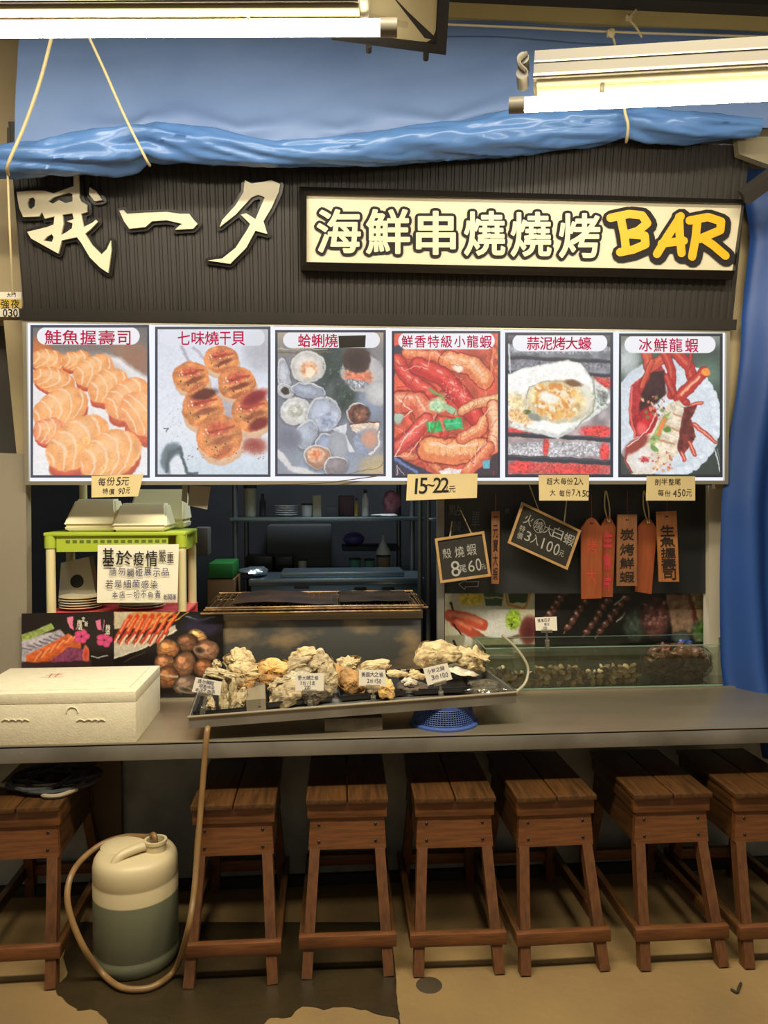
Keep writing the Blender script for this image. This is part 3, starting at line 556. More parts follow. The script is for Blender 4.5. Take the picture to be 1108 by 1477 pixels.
structure(slab_px([(631, 700), (641, 700), (641, 1000), (631, 1000)], 3.12, .03).build('trim_2', M_steel_d, smooth=False))
structure(slab_px([(1040, 640), (1300, 640), (1300, 1300), (1040, 1300)], 3.3, .05).build('wall_side_right', M_dark, smooth=False))
Yb = 2.86
a, b, c_, d_ = onY(560, -6, Yb), onY(1108, 12, Yb), onY(560, 16, Yb), onY(560, -70, Yb)
structure(MB().box(-2.5, 2.8, Yb-.05, Yb+.02, a.z, 3.4).build('ceiling_beam', mat('dark_beam', (56, 54, 50), .6), smooth=False))
structure(MB().box(-2.5, 2.8, Yb+.02, Yb+.09, c_.z, a.z+.03).build('ceiling_rail', mat('cream_rail', (188, 168, 110), .6), smooth=False))
structure(MB().box(-2.5, 2.8, Yb+.05, Yb+.12, c_.z-.03, c_.z).build('ceiling_track', M_alu, smooth=False))

# ---------------------------------------------------------------- lamps
M_tube = emat('lamp_glow', TUBE_COL, TUBE)
M_lampgrey = mat('lamp_housing', (116, 110, 94), .45); M_lampcream = mat('lamp_cream', (180, 166, 128), .4)
def batten(p0, p1, label, back, up, tall, deep, name='tube_lamp', trim=0.0):
    p0, p1 = Vector(p0), Vector(p1); ax = (p1-p0).normalized(); t = thing(name, label, 'lamp', (p0+p1)/2+Vector((0, 0, up)))
    X = ax; Yd = Vector((0, 0, 1)).cross(X).normalized(); Z = X.cross(Yd)
    L = (p1-p0).length; r = .019
    def P(x, y, z): return p0+X*x+Yd*y+Z*z
    mb = MB(); n = 15                           # lit lower face of the tube
    mb.grid(2, n, lambda u, v: P(.03+u*(L-.06), r*math.cos(PI*(.70+1.6*v)), r*math.sin(PI*(.70+1.6*v))))
    mb.build('glowing_tube', M_tube, t)
    MB().grid(2, 9, lambda u, v: P(.0+u*L, r*1.02*math.cos(PI*(.30+.4*v)), r*1.02*math.sin(PI*(.30+.4*v)))).build('tube_back', M_lampcream, t)
    for x0, x1 in ((-.012, .03), (L-.03, L+.012)): MB().cyl(P(x0, 0, 0), P(x1, 0, 0), r*1.12, n=20).build('end_cap', M_lampgrey, t)
    q = lambda y0, y1, z0, z1, x0, x1: ([P(x0, y0, z0), P(x0, y1, z0), P(x0, y1, z1), P(x0, y0, z1)], [P(x1, y0, z0), P(x1, y1, z0), P(x1, y1, z1), P(x1, y0, z1)])
    mb = MB(); mb.hexa(*q(back, back+deep, up, up+tall, .05, L+.05-trim)); mb.build('housing', M_lampgrey, t, smooth=False)
    mb = MB(); mb.hexa(*q(back-.004, back, up+.004, up+.010, .05, L+.05-trim)); mb.hexa(*q(back-.003, back, up+tall*.55, up+tall*.6, .05, L+.05-trim)); mb.build('housing_edge', M_alu, t, smooth=False)
    mb = MB(); mb.hexa(*q(back+.01, back+deep-.01, up-.012, up, .06, L+.04-trim)); mb.build('reflector', M_lampcream, t, smooth=False)
    for xx in (.02, L+.05-trim):
        for zz in (up+.012, up+tall*.72): MB().tube([P(xx, back-.006, zz), P(xx, back+deep*.6, zz)], .016, 14).build('clip', M_lampgrey, t)
        MB().tube(spline([P(xx+.01, back-.01, up+tall*.2), P(xx-.01, back-.015, up+tall*.5), P(xx+.01, back-.01, up+tall*.85)], 4), .006, 6).build('clip', M_lampgrey, t)
    for xx in (.2*L, .75*L):
        mb = MB(); mb.tube([P(xx, .0, r), P(xx, back+.02, up)], .006, 8); mb.build('bracket', M_lampgrey, t)
    return t
l0, l1 = onY(0, 42, 2.0), onY(566, 40, 1.9)
batten(l1+(l0-l1)*1.45, l1, 'lit tube lamp at the top of the stall, in front of a dark framed floodlight', -.045, .035, .075, .10, trim=.12)
r0, r1 = onY(741, 152, 2.1), onY(1108, 134, 1.92)
batten(r0, r0+(r1-r0)*1.8, 'lit tube lamp under a grey housing, hung before the right end of the rolled tarp', -.03, .055, .072, .10)
# floodlight, switched off
q = Quad(onY(470, -110, 1.80), onY(655, -110, 1.80), onY(643, 76, 2.10), onY(478, 54, 2.10), th=.04)
t = thing('floodlight', 'switched off floodlight with black frame and grey lens behind the tube lamp end', 'floodlight', q.p(.5, 0))
q.slab().build('housing', M_blackm, t, smooth=False); q.frame(26, 0, .008).build('frame', M_blackm, t, smooth=False)
mb = MB(); mb.poly([[(.10+.80*x, .08+.84*y) for x, y in [(0, 0), (1, 0), (1, .86), (.97, .95), (.9, 1), (0, 1)]]], q.uv, .0, .004); mb.build('lens', mat('lamp_lens', (178, 166, 130), .3), t, smooth=False)
mb = MB(); mb.poly([[(.14, .1), (.66, .1), (.66, .80), (.14, .80)]], q.uv, .004, .007); mb.build('reflector_plate', mat('lens_plate', (160, 150, 120), .4), t, smooth=False)
for u in (.32, .82): MB().cyl(q.p(u, .97, .02), q.p(u, 1.03, .02), .008, n=10).build('screw', M_blackm, t)

# ---------------------------------------------------------------- tarps, ropes, curtain
M_tarp = mat('blue_tarp', (116, 142, 188), .5, col2=(106, 132, 180), nscale=3, bump=.05, bscale=60)
M_tarp2 = mat('blue_tarp_roll', (88, 128, 184), .27, col2=(78, 116, 174), nscale=4, bump=.05, bscale=40)
top = [(-60, 222), (0, 215), (70, 205), (130, 195), (180, 186), (214, 178), (250, 184), (300, 187), (400, 205), (480, 200), (560, 190), (650, 178), (740, 165), (820, 158), (903, 158), (950, 162), (1020, 166), (1094, 172)]
bot = [(-60, 254), (0, 252), (70, 250), (160, 249), (195, 240), (212, 231), (250, 232), (300, 236), (420, 239), (500, 237), (560, 235), (650, 229), (740, 223), (850, 209), (903, 201), (940, 205), (1000, 206), (1094, 196)]
def interp(t, x): return float(np.interp(x, [p[0] for p in t], [p[1] for p in t]))
YR = 2.72
def roll(u, v):
    px = -60+v*1154; a, b = interp(top, px), interp(bot, px); c = (a+b)/2; r = (b-a)/2*YR/FPX; P = onY(px, c, YR)
    for tx in (212, 903): r *= 1-.18*math.exp(-((px-tx)/14)**2)
    th = 2*PI*u; sp = mnoise.noise(Vector((px*.012, math.cos(th)*1.3+px*.004, math.sin(th)*1.3)))*.20+mnoise.noise(Vector((px*.03+th*1.2, math.cos(th)*2, math.sin(th)*2)))*.12
    tie = sum(math.exp(-((px-tx)/60)**2)*math.sin(th*5+px*.03)*.16 for tx in (212, 903, 12))
    rg = (.30-abs(mnoise.noise(Vector((px*.010+th*.8, math.cos(th)*1.5+px*.006, math.sin(th)*1.5+3)))))*.34+(.25-abs(mnoise.noise(Vector((px*.035-th*1.1, math.cos(th)*2.2, math.sin(th)*2.2+9)))))*.08
    fold = -.22*math.exp(-((th-2.2-.15*math.sin(px*.01))/.13)**2)     # lip of the rolled edge
    k = r*(.96+sp*.5+rg+tie+fold)
    return (P.x, P.y-math.cos(th)*k*1.1, P.z+math.sin(th)*k)
def sheet(u, v):                       # the hanging part, from under the ceiling down into the roll
    px = 20+u*1160; B_ = onY(px, (interp(top, px)+interp(bot, px))/2, 2.755); x = B_.x+(1-v)*.06*(u-.3); z = 3.41+(B_.z-3.41)*v
    y = 2.97+(2.755-2.97)*v**.8+.030*mnoise.noise(Vector((x*1.6+z*1.3, z*.8, 1)))*(1-v*.6)+.014*math.sin(x*7+z*4)*(1-abs(2*v-1))
    y += .022*(.35-abs(mnoise.noise(Vector((x*2.2-z*2.4, z*1.8+x*.6, 8)))))*(1-v*.5)
    for k, (cx, wd, hg) in enumerate(((-.66, .13, .20), (-.30, .16, .12), (.05, .10, .10), (.42, .2, .14))):   # slack pleats just above the roll
        y -= .035*math.exp(-((x-cx)/wd)**2)*math.exp(-((z-B_.z-.06-.3*abs(x-cx))/.035)**2)
    return (x, y, z)
tag(MB().grid(200, 90, sheet).build('tarp_sheet', M_tarp, angle=80), 'blue tarp sheet hanging flat above the black shop sign', 'tarp')
mb = MB().grid(48, 220, roll, True); n_ = len(mb.v); mb.f += [tuple(range(48))[::-1], tuple(range(n_-48, n_))]
tag(mb.build('tarp_roll', M_tarp2, angle=80), 'rolled up blue tarp bundle tied across the top of the black sign', 'tarp')
M_rope = mat('cream_rope', (205, 186, 140), .8)
def rope(name, pts, r, label, cat='rope', m=None, k=5):
    return tag(MB().tube(spline(pts, k), r, 7).build(name, m or M_rope), label, cat)
YF = 2.60
rope('rope', [onY(80, 30, 2.5), onY(60, 110, 2.55), onY(36, 180, YF), onY(12, 236, 2.63), onY(12, 252, 2.70)], .0055, 'cream rope slanting down left to the far end of the rolled tarp')
rope('rope', [onY(122, 40, 2.5), onY(150, 100, 2.55), onY(180, 168, YF), onY(212, 232, 2.64), onY(216, 238, 2.72)], .0045, 'thin cream rope slanting down right to the pinched fold of the rolled tarp')
rope('straight_rope', [onY(11, 250, 2.70), onY(14, 330, 2.72), onY(17, 400, 2.72), onY(18, 424, 2.72)], .0035, 'pale cord hanging straight down beside the beige pier, left of the sign', 'cord')
rope('tie_cord', [onY(905, 135, 2.62), onY(901, 158, 2.62), onY(906, 180, 2.63), onY(904, 202, 2.68), onY(903, 205, 2.76)], .005, 'white cord tied around the right end of the rolled tarp', 'cord')
rope('washing_line', [onY(560, 32, 2.8), onY(760, 40, 2.8), onY(882, 46, 2.8), onY(1000, 50, 2.8), onY(1140, 54, 2.8)], .004, 'white line strung along under the ceiling beam', 'cord')
t = thing('knotted_cord', 'cream cord knotted to the strung line above the right lamp', 'cord', onY(884, 60, 2.79))
MB().ell(onY(882, 48, 2.79), (.016, .012, .016), jit=.5, nu=14, nv=9).build('knot', M_rope, t); MB().tube(spline([onY(882, 50, 2.79), onY(887, 62, 2.79), onY(888, 84, 2.79)], 4), .004, 7).build('tail', M_rope, t)
t = thing('cord_tie', 'short cord tied round the cream rail over the right lamp', 'cord', onY(915, 36, 2.8))
MB().ell(onY(908, 26, 2.81), (.014, .012, .012), jit=.5, nu=14, nv=9).build('knot', M_rope, t); MB().tube(spline([onY(918, 14, 2.80), onY(908, 26, 2.8), onY(918, 40, 2.8), onY(926, 54, 2.8)], 4), .004, 7).build('tail', M_rope, t)
tag(slab_px([(10, 184), (36, 184), (36, 226), (10, 226)], 2.93, .06).build('junction_box', mat('brown_box', (70, 58, 44), .6), smooth=False), 'small dark brown box fixed on the beige pier behind the rope', 'box')
M_curt = mat('blue_curtain', (30, 70, 136), .5, bump=.05, bscale=50)
cl = [(240, 1078), (285, 1076), (338, 1086), (451, 1075), (507, 1074), (563, 1069), (675, 1054), (731, 1048), (844, 1045), (960, 1046), (1090, 1062)]
def curtain(u, v):
    py = 240+v*850; px = float(np.interp(py, [p[0] for p in cl], [p[1] for p in cl])); P = onY(px, py, 2.93)
    x = P.x+u*.75; return (x, 2.93+.05*math.sin(u*26+1.5*math.sin(v*3))*(.35+.65*v)+.02*mnoise.noise(Vector((x*5, v*3, 2)))-.05*u, P.z)
tag(MB().grid(90, 60, curtain).build('tarp_curtain', M_curt, angle=80), 'deep blue tarp curtain hanging at the right side of the stall', 'curtain')
tag(slab_px([(1062, 188), (1130, 182), (1130, 245), (1066, 222)], 2.80, .03).build('canvas_flap', mat('grey_canvas', (140, 130, 104), .7), smooth=False), 'greyish canvas flap over the top of the blue curtain', 'canvas')
tag(MB().tube([onY(1072, 285, 2.78), onY(1145, 232, 2.70)], .035, 4).build('bracket_bar', mat('dark_bar', (52, 46, 40), .6), smooth=False), 'dark slanting bar holding the top of the blue curtain', 'bar')

# ---------------------------------------------------------------- black ribbed shop sign
SL = .18
sp0 = Vector((0, 2.968, 2.135)); sn = Vector((0, -1, -SL)).normalized()
def sgn(px, py, d=0): return onP(px, py, sp0-sn*0, sn)+sn*d
sx0, sx1 = -1.116, 1.608
def sxz(x, z, d=0): return Vector((x, 2.968-SL*(z-2.135), z))+sn*d
M_sign = mat('black_sign', (46, 41, 34), .55, col2=(38, 34, 28), nscale=6, stretch=(1, 1, .2))
ts = thing('shop_sign', 'large black ribbed signboard with three white raised calligraphy characters', 'sign', sxz((sx0+sx1)/2, 2.135))
ztop = 2.80
mb = MB(); mb.hexa([sxz(sx0, 2.135, -.05), sxz(sx1, 2.135, -.05), sxz(sx1, ztop, -.05), sxz(sx0, ztop, -.05)], [sxz(sx0, 2.135, 0), sxz(sx1, 2.135, 0), sxz(sx1, ztop, 0), sxz(sx0, ztop, 0)])
k = 0; x = sx0
while x < sx1-.02:                    # upright ribs of the cladding
    wd = .030; mb.hexa([sxz(x+.004, 2.17, 0), sxz(x+wd-.004, 2.17, 0), sxz(x+wd-.004, ztop, 0), sxz(x+.004, ztop, 0)], [sxz(x+.007, 2.17, .0035), sxz(x+wd-.007, 2.17, .0035), sxz(x+wd-.007, ztop, .0035), sxz(x+.007, ztop, .0035)]); x += wd
mb.build('ribbed_panel', M_sign, ts, smooth=False)
mb = MB(); mb.hexa([sxz(sx0-.01, 2.13, 0), sxz(sx1+.01, 2.13, 0), sxz(sx1+.01, 2.17, 0), sxz(sx0-.01, 2.17, 0)], [sxz(sx0-.01, 2.13, .02), sxz(sx1+.01, 2.13, .02), sxz(sx1+.01, 2.17, .02), sxz(sx0-.01, 2.17, .02)]); mb.build('bottom_trim', M_sign, ts, smooth=False)
M_char = mat('cream_acrylic', (222, 212, 182), .3); M_charside = mat('dark_acrylic', (26, 23, 20), .3)
c3 = lambda x, y, d=0: sgn(x/2.638, 230+y/2.638, d)
E1 = [[(75, 130), (130, 125), (180, 125), (215, 135), (290, 108), (290, 66), (308, 64), (312, 150), (318, 165), (340, 178), (341, 205), (318, 212), (328, 262), (362, 245), (374, 234), (381, 242), (352, 272), (333, 287), (360, 330), (395, 365), (415, 345), (430, 312), (432, 350), (420, 435), (390, 415), (350, 375), (318, 320), (302, 300), (245, 312), (232, 362), (130, 305), (115, 280), (190, 262), (215, 252), (218, 222), (182, 230), (170, 205), (160, 222), (100, 224), (85, 190)],
      [(116, 172), (122, 155), (136, 150), (146, 160), (143, 184), (130, 194), (119, 188)], [(195, 165), (215, 150), (245, 140), (270, 132), (286, 138), (286, 165), (260, 172), (235, 160), (212, 174)], [(248, 215), (285, 210), (291, 232), (265, 240), (286, 248), (284, 266), (262, 282), (242, 292), (252, 250)], [(176, 312), (190, 298), (207, 288), (215, 300), (208, 318)]]
E1b = [[(350, 112), (372, 125), (398, 160), (370, 165), (348, 138)]]
E2 = [[(462, 200), (478, 198), (490, 212), (560, 208), (640, 205), (690, 212), (725, 212), (740, 232), (757, 250), (740, 268), (672, 272), (690, 255), (700, 250), (640, 236), (585, 240), (560, 262), (500, 268), (480, 240)]]
E3 = [[(935, 85), (960, 98), (1000, 92), (1035, 85), (1068, 100), (1062, 130), (1035, 190), (1005, 240), (1020, 288), (990, 280), (975, 275), (940, 340), (880, 400), (795, 388), (850, 380), (900, 340), (945, 270), (955, 250), (920, 215), (940, 210), (975, 232), (1010, 150), (985, 140), (960, 150), (900, 215), (840, 262), (850, 235), (900, 180), (930, 130)]]
for polys in ([E1, E1b], [E2], [E3]):
    mb = MB()
    for loops in polys: mb.poly(loops, c3, .018, .030)
    ch = mb.build('raised_character', M_char, ts, smooth=False)
    mb = MB()
    for loops in polys:
        mb.poly([loops[0]], c3, .008, .017)
        l = loops[0]+[loops[0][0]]; mb.ribbon(l, 26, c3, .016, 8); mb.ribbon(l, 26, c3, .009, 8)
    ob = mb.build('dark_outline', M_charside, ch, smooth=False); ob.location = (0, 0, 0)
# framed panel with the stall's lettering
tb = thing('framed_sign', 'long cream sign panel in a dark frame, black and yellow lettering', 'sign', sgn(745, 395))
fx = [(432, 273), (1061, 291), (1047, 405), (434, 392)]; ix = [(443, 285), (1059, 299), (1046, 393), (443, 381)]
Fq = [sgn(*p) for p in fx]; Iq = [sgn(*p) for p in ix]
mb = MB(); mb.hexa([p+sn*.008 for p in Iq], [p+sn*.055 for p in Iq]); mb.build('panel_face', mat('cream_face', (218, 208, 178), .35), tb, smooth=False)
mb = MB()
for i in range(4):
    j = (i+1) % 4; mb.hexa([Fq[i]+sn*.008, Fq[j]+sn*.008, Iq[j]+sn*.008, Iq[i]+sn*.008], [Fq[i]+sn*.05, Fq[j]+sn*.05, Iq[j]+sn*.075, Iq[i]+sn*.075])
mb.build('frame', mat('bronze_frame', (58, 54, 48), .25, .7), tb, smooth=False)
c4 = lambda x, y, d=0: sgn(420+x/1.6105, 250+y/1.6105, d+.056)
mb, mo = MB(), MB()
for ch, bx in zip('海鮮串燒燒烤', [(62, 92, 158, 188), (174, 92, 270, 190), (288, 96, 374, 192), (397, 96, 487, 194), (503, 98, 592, 196), (613, 101, 703, 199)]):
    put(mb, ch, c4, *bx, off=.022, d=.006); put(mo, ch, c4, *bx, off=.085, d=.003)
mb.build('cream_lettering', M_char, tb, smooth=False); mo.build('lettering_outline', M_ink, tb, smooth=False)
S = [[(752, 112), (760, 150), (764, 184)], [(728, 110), (770, 101), (800, 104), (812, 122), (790, 140), (766, 147)], [(766, 147), (806, 150), (808, 170), (780, 182), (750, 188)],
     [(888, 106), (858, 152), (834, 192)], [(884, 108), (886, 150), (890, 190)], [(845, 168), (895, 162)],
     [(926, 112), (922, 155), (914, 198)], [(908, 116), (950, 108), (980, 118), (978, 138), (930, 158)], [(938, 156), (962, 172), (990, 196)]]
mb, mo = MB(), MB()
for s in S: mb.ribbon(s, 19, c4, .007); mo.ribbon([(x+3, y+3) for x, y in s], 42, c4, .004)
mb.build('yellow_lettering', mat('yellow_vinyl', (232, 178, 30), .4), tb, smooth=False); mo.build('offset_outline', M_ink, tb, smooth=False)  # wide black outline set off to the lower right of the yellow strokes
# white strip on top of the sign, right
tag(MB().box(onY(870, 205, 2.9).x, onY(1062, 205, 2.9).x, 2.88, 2.92, onY(950, 222, 2.9).z, onY(950, 200, 2.9).z).build('white_board', mat('white_board', (214, 214, 206), .5), smooth=False), 'white board edge showing above the right end of the black sign', 'board')
# plate with number on the pier
q = pxquad([(-30, 421), (31, 421), (31, 457), (-30, 457)], 2.99, .003)
t = thing('number_plate', 'small white plate with black and yellow lettering on the left pier', 'sign', q.p(.5, 1)); q.slab().build('plate', M_wpaper, t, smooth=False)
mb = MB(); mb.poly([[(.02, .28), (.98, .28), (.98, .66), (.02, .66)]], q.uv, 0, .0008); mb.build('yellow_band', mat('yellow_band', (210, 180, 70), .6), t, smooth=False)
mb = MB()
for s, y, h, x0 in (('大門', 3, 16, 100), ('強夜', 28, 34, 78), ('030', 64, 28, 86)): write(mb, q, s, x0, y, h, off=.01, jit=0)
mb.build('lettering', M_ink, t, smooth=False)

# ---------------------------------------------------------------- back lit menu
YM = 2.968
A, B = onY(34, 462, YM), onY(1051, 476, YM); zb = 1.518; zt = 2.133
tm = thing('menu_light_box', 'long back lit menu box in a pale aluminium frame above the counter', 'light box', ((A.x+B.x)/2, YM, zb))
MB().box(A.x, B.x, YM+.004, YM+.10, zb, zt).build('casing', M_alu, tm, smooth=False)
mb = MB(); e = .014
mb.box(A.x, B.x, YM-.012, YM+.004, zt-e, zt); mb.box(A.x, B.x, YM-.012, YM+.004, zb, zb+e); mb.box(A.x, A.x+e, YM-.012, YM+.004, zb+e, zt-e); mb.box(B.x-e, B.x, YM-.012, YM+.004, zb+e, zt-e)
mb.build('frame', M_alu, tm, smooth=False)
M_lit = emat('lit_white', (.90, .92, 1.0), BOX*1.05)
MB().box(A.x+e, B.x-e, YM+.001, YM+.0035, zb+e, zt-e).build('lit_face', M_lit, tm, smooth=False)
for px in (219.5, 393.5, 560, 723.5, 889): xx = onY(px, 600, YM).x; MB().box(xx-.006, xx+.006, YM-.008, YM+.001, zb+e, zt-e).build('divider', M_lit, tm, smooth=False)
M_pic = picture_mat('backlit_print', BOX, .3); M_red = emat('lit_red', lin((196, 40, 76)), BOX*.95); M_patch = mat('black_tape', (38, 34, 32), .7)
MENU = [(pic_sushi, (20, 450, 2.9158), (70, 55, 572, 697), '鮭魚握壽司', [(130, 76, 200, 136), (204, 76, 272, 136), (280, 77, 346, 137), (355, 78, 425, 137), (437, 80, 490, 138)], 'back lit menu panel picturing orange salmon sushi, leftmost of the row'),
        (pic_scallop, (20, 450, 2.9158), (594, 62, 1080, 694), '七味燒干貝', [(690, 82, 740, 138), (748, 82, 802, 138), (804, 82, 862, 138), (866, 84, 912, 138), (916, 82, 972, 140)], 'back lit menu panel picturing six seared scallops on a pale plate'),
        (pic_clam, (380, 450, 3.0778), (52, 80, 544, 730), '蛤蜊燒', [(154, 98, 210, 156), (214, 98, 270, 156), (274, 98, 330, 156)], 'back lit menu panel picturing open clams, a black patch over its title'),
        (pic_crayfish, (380, 450, 3.0778), (570, 84, 1052, 736), '鮮香特級小龍蝦', [(614, 104, 664, 158), (672, 104, 722, 158), (730, 104, 780, 158), (788, 104, 838, 158), (848, 106, 896, 156), (904, 104, 954, 158), (962, 104, 1014, 160)], 'back lit menu panel picturing a heap of red crayfish with a green tie'),
        (pic_oyster, (710, 450, 2.7839), (52, 82, 486, 664), '蒜泥烤大蠔', [(140, 100, 190, 152), (192, 100, 242, 152), (244, 100, 294, 152), (296, 100, 344, 150), (346, 100, 398, 152)], 'back lit menu panel picturing one big oyster on a glowing grill'),
        (pic_lobster, (710, 450, 2.7839), (506, 86, 926, 664), '冰鮮龍蝦', [(590, 106, 642, 158), (650, 106, 704, 160), (712, 106, 764, 160), (776, 106, 828, 162)], 'back lit menu panel picturing a split lobster on a white plate, rightmost of the row')]
xs_ = [40, 219.5, 393.5, 560, 723.5, 889, 1046]
for i, (fn, (ox, oy, s), (x0, y0, x1, y1), title, boxes, label) in enumerate(MENU):
    f = lambda x, y: (ox+x/s, oy+y/s)
    q = pxquad([f(x0, y0), f(x1, y0), f(x1, y1), f(x0, y1)], YM-.0035, .002)
    xa, xb = onY(xs_[i]+2.5, 600, YM).x+.004, onY(xs_[i+1]-2.5, 600, YM).x-.004
    t = thing('menu_poster', label, 'menu poster', ((xa+xb)/2, YM-.003, zb+e))
    MB().box(xa, xb, YM-.003, YM+.0005, zb+e+.002, zt-e-.002).build('lit_sheet', M_lit, t, smooth=False)
    fn().mesh_on(q, 'picture', M_pic, t)
    mb = MB(); c = lambda x, y, d=0: onY(ox+x/s, oy+y/s, YM-.0045-d)
    for ch, bx in zip(title, boxes): put(mb, ch, c, *bx, off=.012, d=.0008)
    mb.build('title', M_red, t, smooth=False)
    if i == 2:
        mb = MB(); mb.poly([[(333, 106), (455, 103), (452, 157), (336, 160)]], c, 0, .002); mb.build('black_patch', M_patch, t, smooth=False)
tag(MB().tube(spline([onY(372, 699, YM-.02), onY(460, 697, YM-.03), onY(520, 690, YM-.02), onY(556, 685, YM-.012)], 5), .0022, 6).build('loose_wire', mat('brown_wire', (96, 72, 40), .6)), 'thin loose brown wire drooping along the bottom edge of the clam menu panel', 'wire')
# hand written price cards
def card(pts, Y, lines, label, ink=M_ink, m=M_paper, name='price_card', group=None, off=-.01):
    q = pxquad(pts, Y, .0012); t = thing(name, label, 'price card', q.p(.5, 1), group); q.slab().build('card', m, t, smooth=False)
    mb = MB()
    for k, (s, x, y, h) in enumerate(lines): write(mb, q, s, x*q.w, y*q.h, h*q.h, off=off, seed=k+3, d=.0012, jit=.14)
    mb.build('handwriting', ink, t, smooth=False); return t, q
card([(132, 686.5), (207, 684), (199, 716), (132, 717.5)], 2.94, [('每份5元', .14, .10, .38), ('特價', .24, .60, .28), ('90元', .56, .60, .26)], 'cream price card under the salmon sushi panel, reading 5 and 90')
tcard, _ = card([(588, 684), (689, 683), (688, 718), (586, 722)], 2.94, [('/元', .54, .5, .25)], 'tan price card reading 15-22, under the crayfish panel')
q = pxquad([(588, 684), (689, 683), (688, 718), (586, 722)], 2.94, .0012); mb = MB(); write(mb, q, '15~22', .07*q.w, .16*q.h, .58*q.h, adv=44, off=.006, seed=5, d=.0013, jit=.06)
mb.build('handwriting', M_ink, tcard, smooth=False)
card([(777, 685), (850, 685), (849, 722), (778, 722)], 2.94, [('超大每份2入', .16, .12, .25), ('大', .22, .58, .24), ('每份7入', .40, .58, .24), ('150', .78, .6, .25)], 'cream price card reading 150, under the oyster panel')
card([(933, 687), (1003, 687), (1003, 722), (932, 722)], 2.94, [('剖半整尾', .17, .10, .26), ('每份', .24, .56, .26), ('450元', .54, .55, .28)], 'cream price card reading 450, under the lobster panel')
tag(slab_px([(274, 700), (304, 702), (299, 735), (271, 729)], 3.04, .001).build('hanging_paper', mat('grey_paper', (150, 142, 124), .8), smooth=False), 'blank greyish paper hanging under the scallop panel beside the foam boxes', 'paper')
tag(slab_px([(263, 700), (271, 700), (270, 726), (262, 722)], 3.06, .001).build('hanging_paper', mat('grey_paper', (150, 142, 124), .8), smooth=False), 'narrow slip of paper partly behind the blank hanging paper', 'paper')
# ---------------------------------------------------------------- counter
CX0, CX1, CY0, CY1, CZ = -1.75, 1.95, 2.465, 2.955, .70
tc = thing('steel_counter', 'long stainless steel counter with a folded front lip', 'counter', (.1, 2.7, 0))
MB().rbox(CX0, CX1, CY0, CY1, CZ-.012, CZ, .003).build('worktop', M_steel, tc)
MB().rbox(CX0, CX1, CY0, CY0+.012, CZ-.058, CZ-.002, .003).build('front_lip', M_steel_d, tc)
MB().rbox(CX0, CX1, CY1, 3.42, CZ-.02, CZ+.006, .004).build('rear_ledge', M_steel, tc)
MB().box(CX0, CX1, 2.90, 2.92, 0, CZ-.012).build('base_panel', mat('zinc_panel', (150, 156, 156), .5, .25, col2=(120, 122, 118), nscale=7, bump=.04), tc, smooth=False)
x0_ = onY(137, 1150, 2.89).x; MB().box(x0_, x0_+.10, 2.87, 2.90, 0, CZ-.012).build('upright', mat('dull_wood', (96, 82, 58), .7), tc, smooth=False)
for x in (CX0+.03, CX1-.08): MB().box(x, x+.05, CY0+.03, CY0+.08, 0, CZ-.012).build('leg', M_steel_d, tc, smooth=False)
MB().box(CX0, CX1, 2.88, 2.92, 0, .04).build('kick_strip', M_blackm, tc, smooth=False)
# wet patch on the floor
wet = [(85, 1436), (100, 1444), (114, 1459), (128, 1455), (140, 1457), (152, 1471), (166, 1480), (300, 1486), (375, 1478), (392, 1470), (420, 1466), (438, 1450), (464, 1457), (496, 1450), (528, 1457), (552, 1464), (575, 1470), (573, 1440), (571, 1405), (566, 1360), (560, 1330), (100, 1330), (92, 1380), (96, 1410), (80, 1424)]
pts = []
for (ax, ay), (bx, by) in zip(wet, wet[1:]+wet[:1]):
    for k in range(4):
        t_ = k/4; P = onZ(ax+(bx-ax)*t_, ay+(by-ay)*t_, .002); d = .012 if by > 1400 else 0
        pts.append((P.x+d*mnoise.noise(P*30), P.y+d*mnoise.noise(P*30+Vector((5, 5, 5)))))
mb = MB(); mb.poly([pts], lambda x, y, d: Vector((x, y, d)), .0005, .0022)
tag(mb.build('puddle', mat('wet_concrete', (58, 47, 28), .28, col2=(46, 38, 24), nscale=5, bump=.15, bscale=50), smooth=False), 'dark wet patch on the concrete floor around the plastic jerrycan', 'puddle')
structure(MB().box(.196, .201, .6, 2.9, -.01, .0012).build('trim_3', M_blackm, smooth=False))
tag(MB().lathe([(.001, .0003), (.04, .0006), (.03, .002), (.001, .0022)], onZ(619, 1421, .0), 18).build('floor_stain', mat('stain', (62, 50, 32), .6)), 'small dark round stain on the floor before the fourth stool', 'stain')
tag(MB().tube(spline([onZ(1055, 1427, .004), onZ(1063, 1431, .006), onZ(1066, 1424, .008), onZ(1069, 1418, .005)], 4), .004, 6).build('dry_leaf', mat('dark_leaf', (50, 42, 26), .8)), 'small dark curled leaf scrap on the bare floor at right', 'leaf')

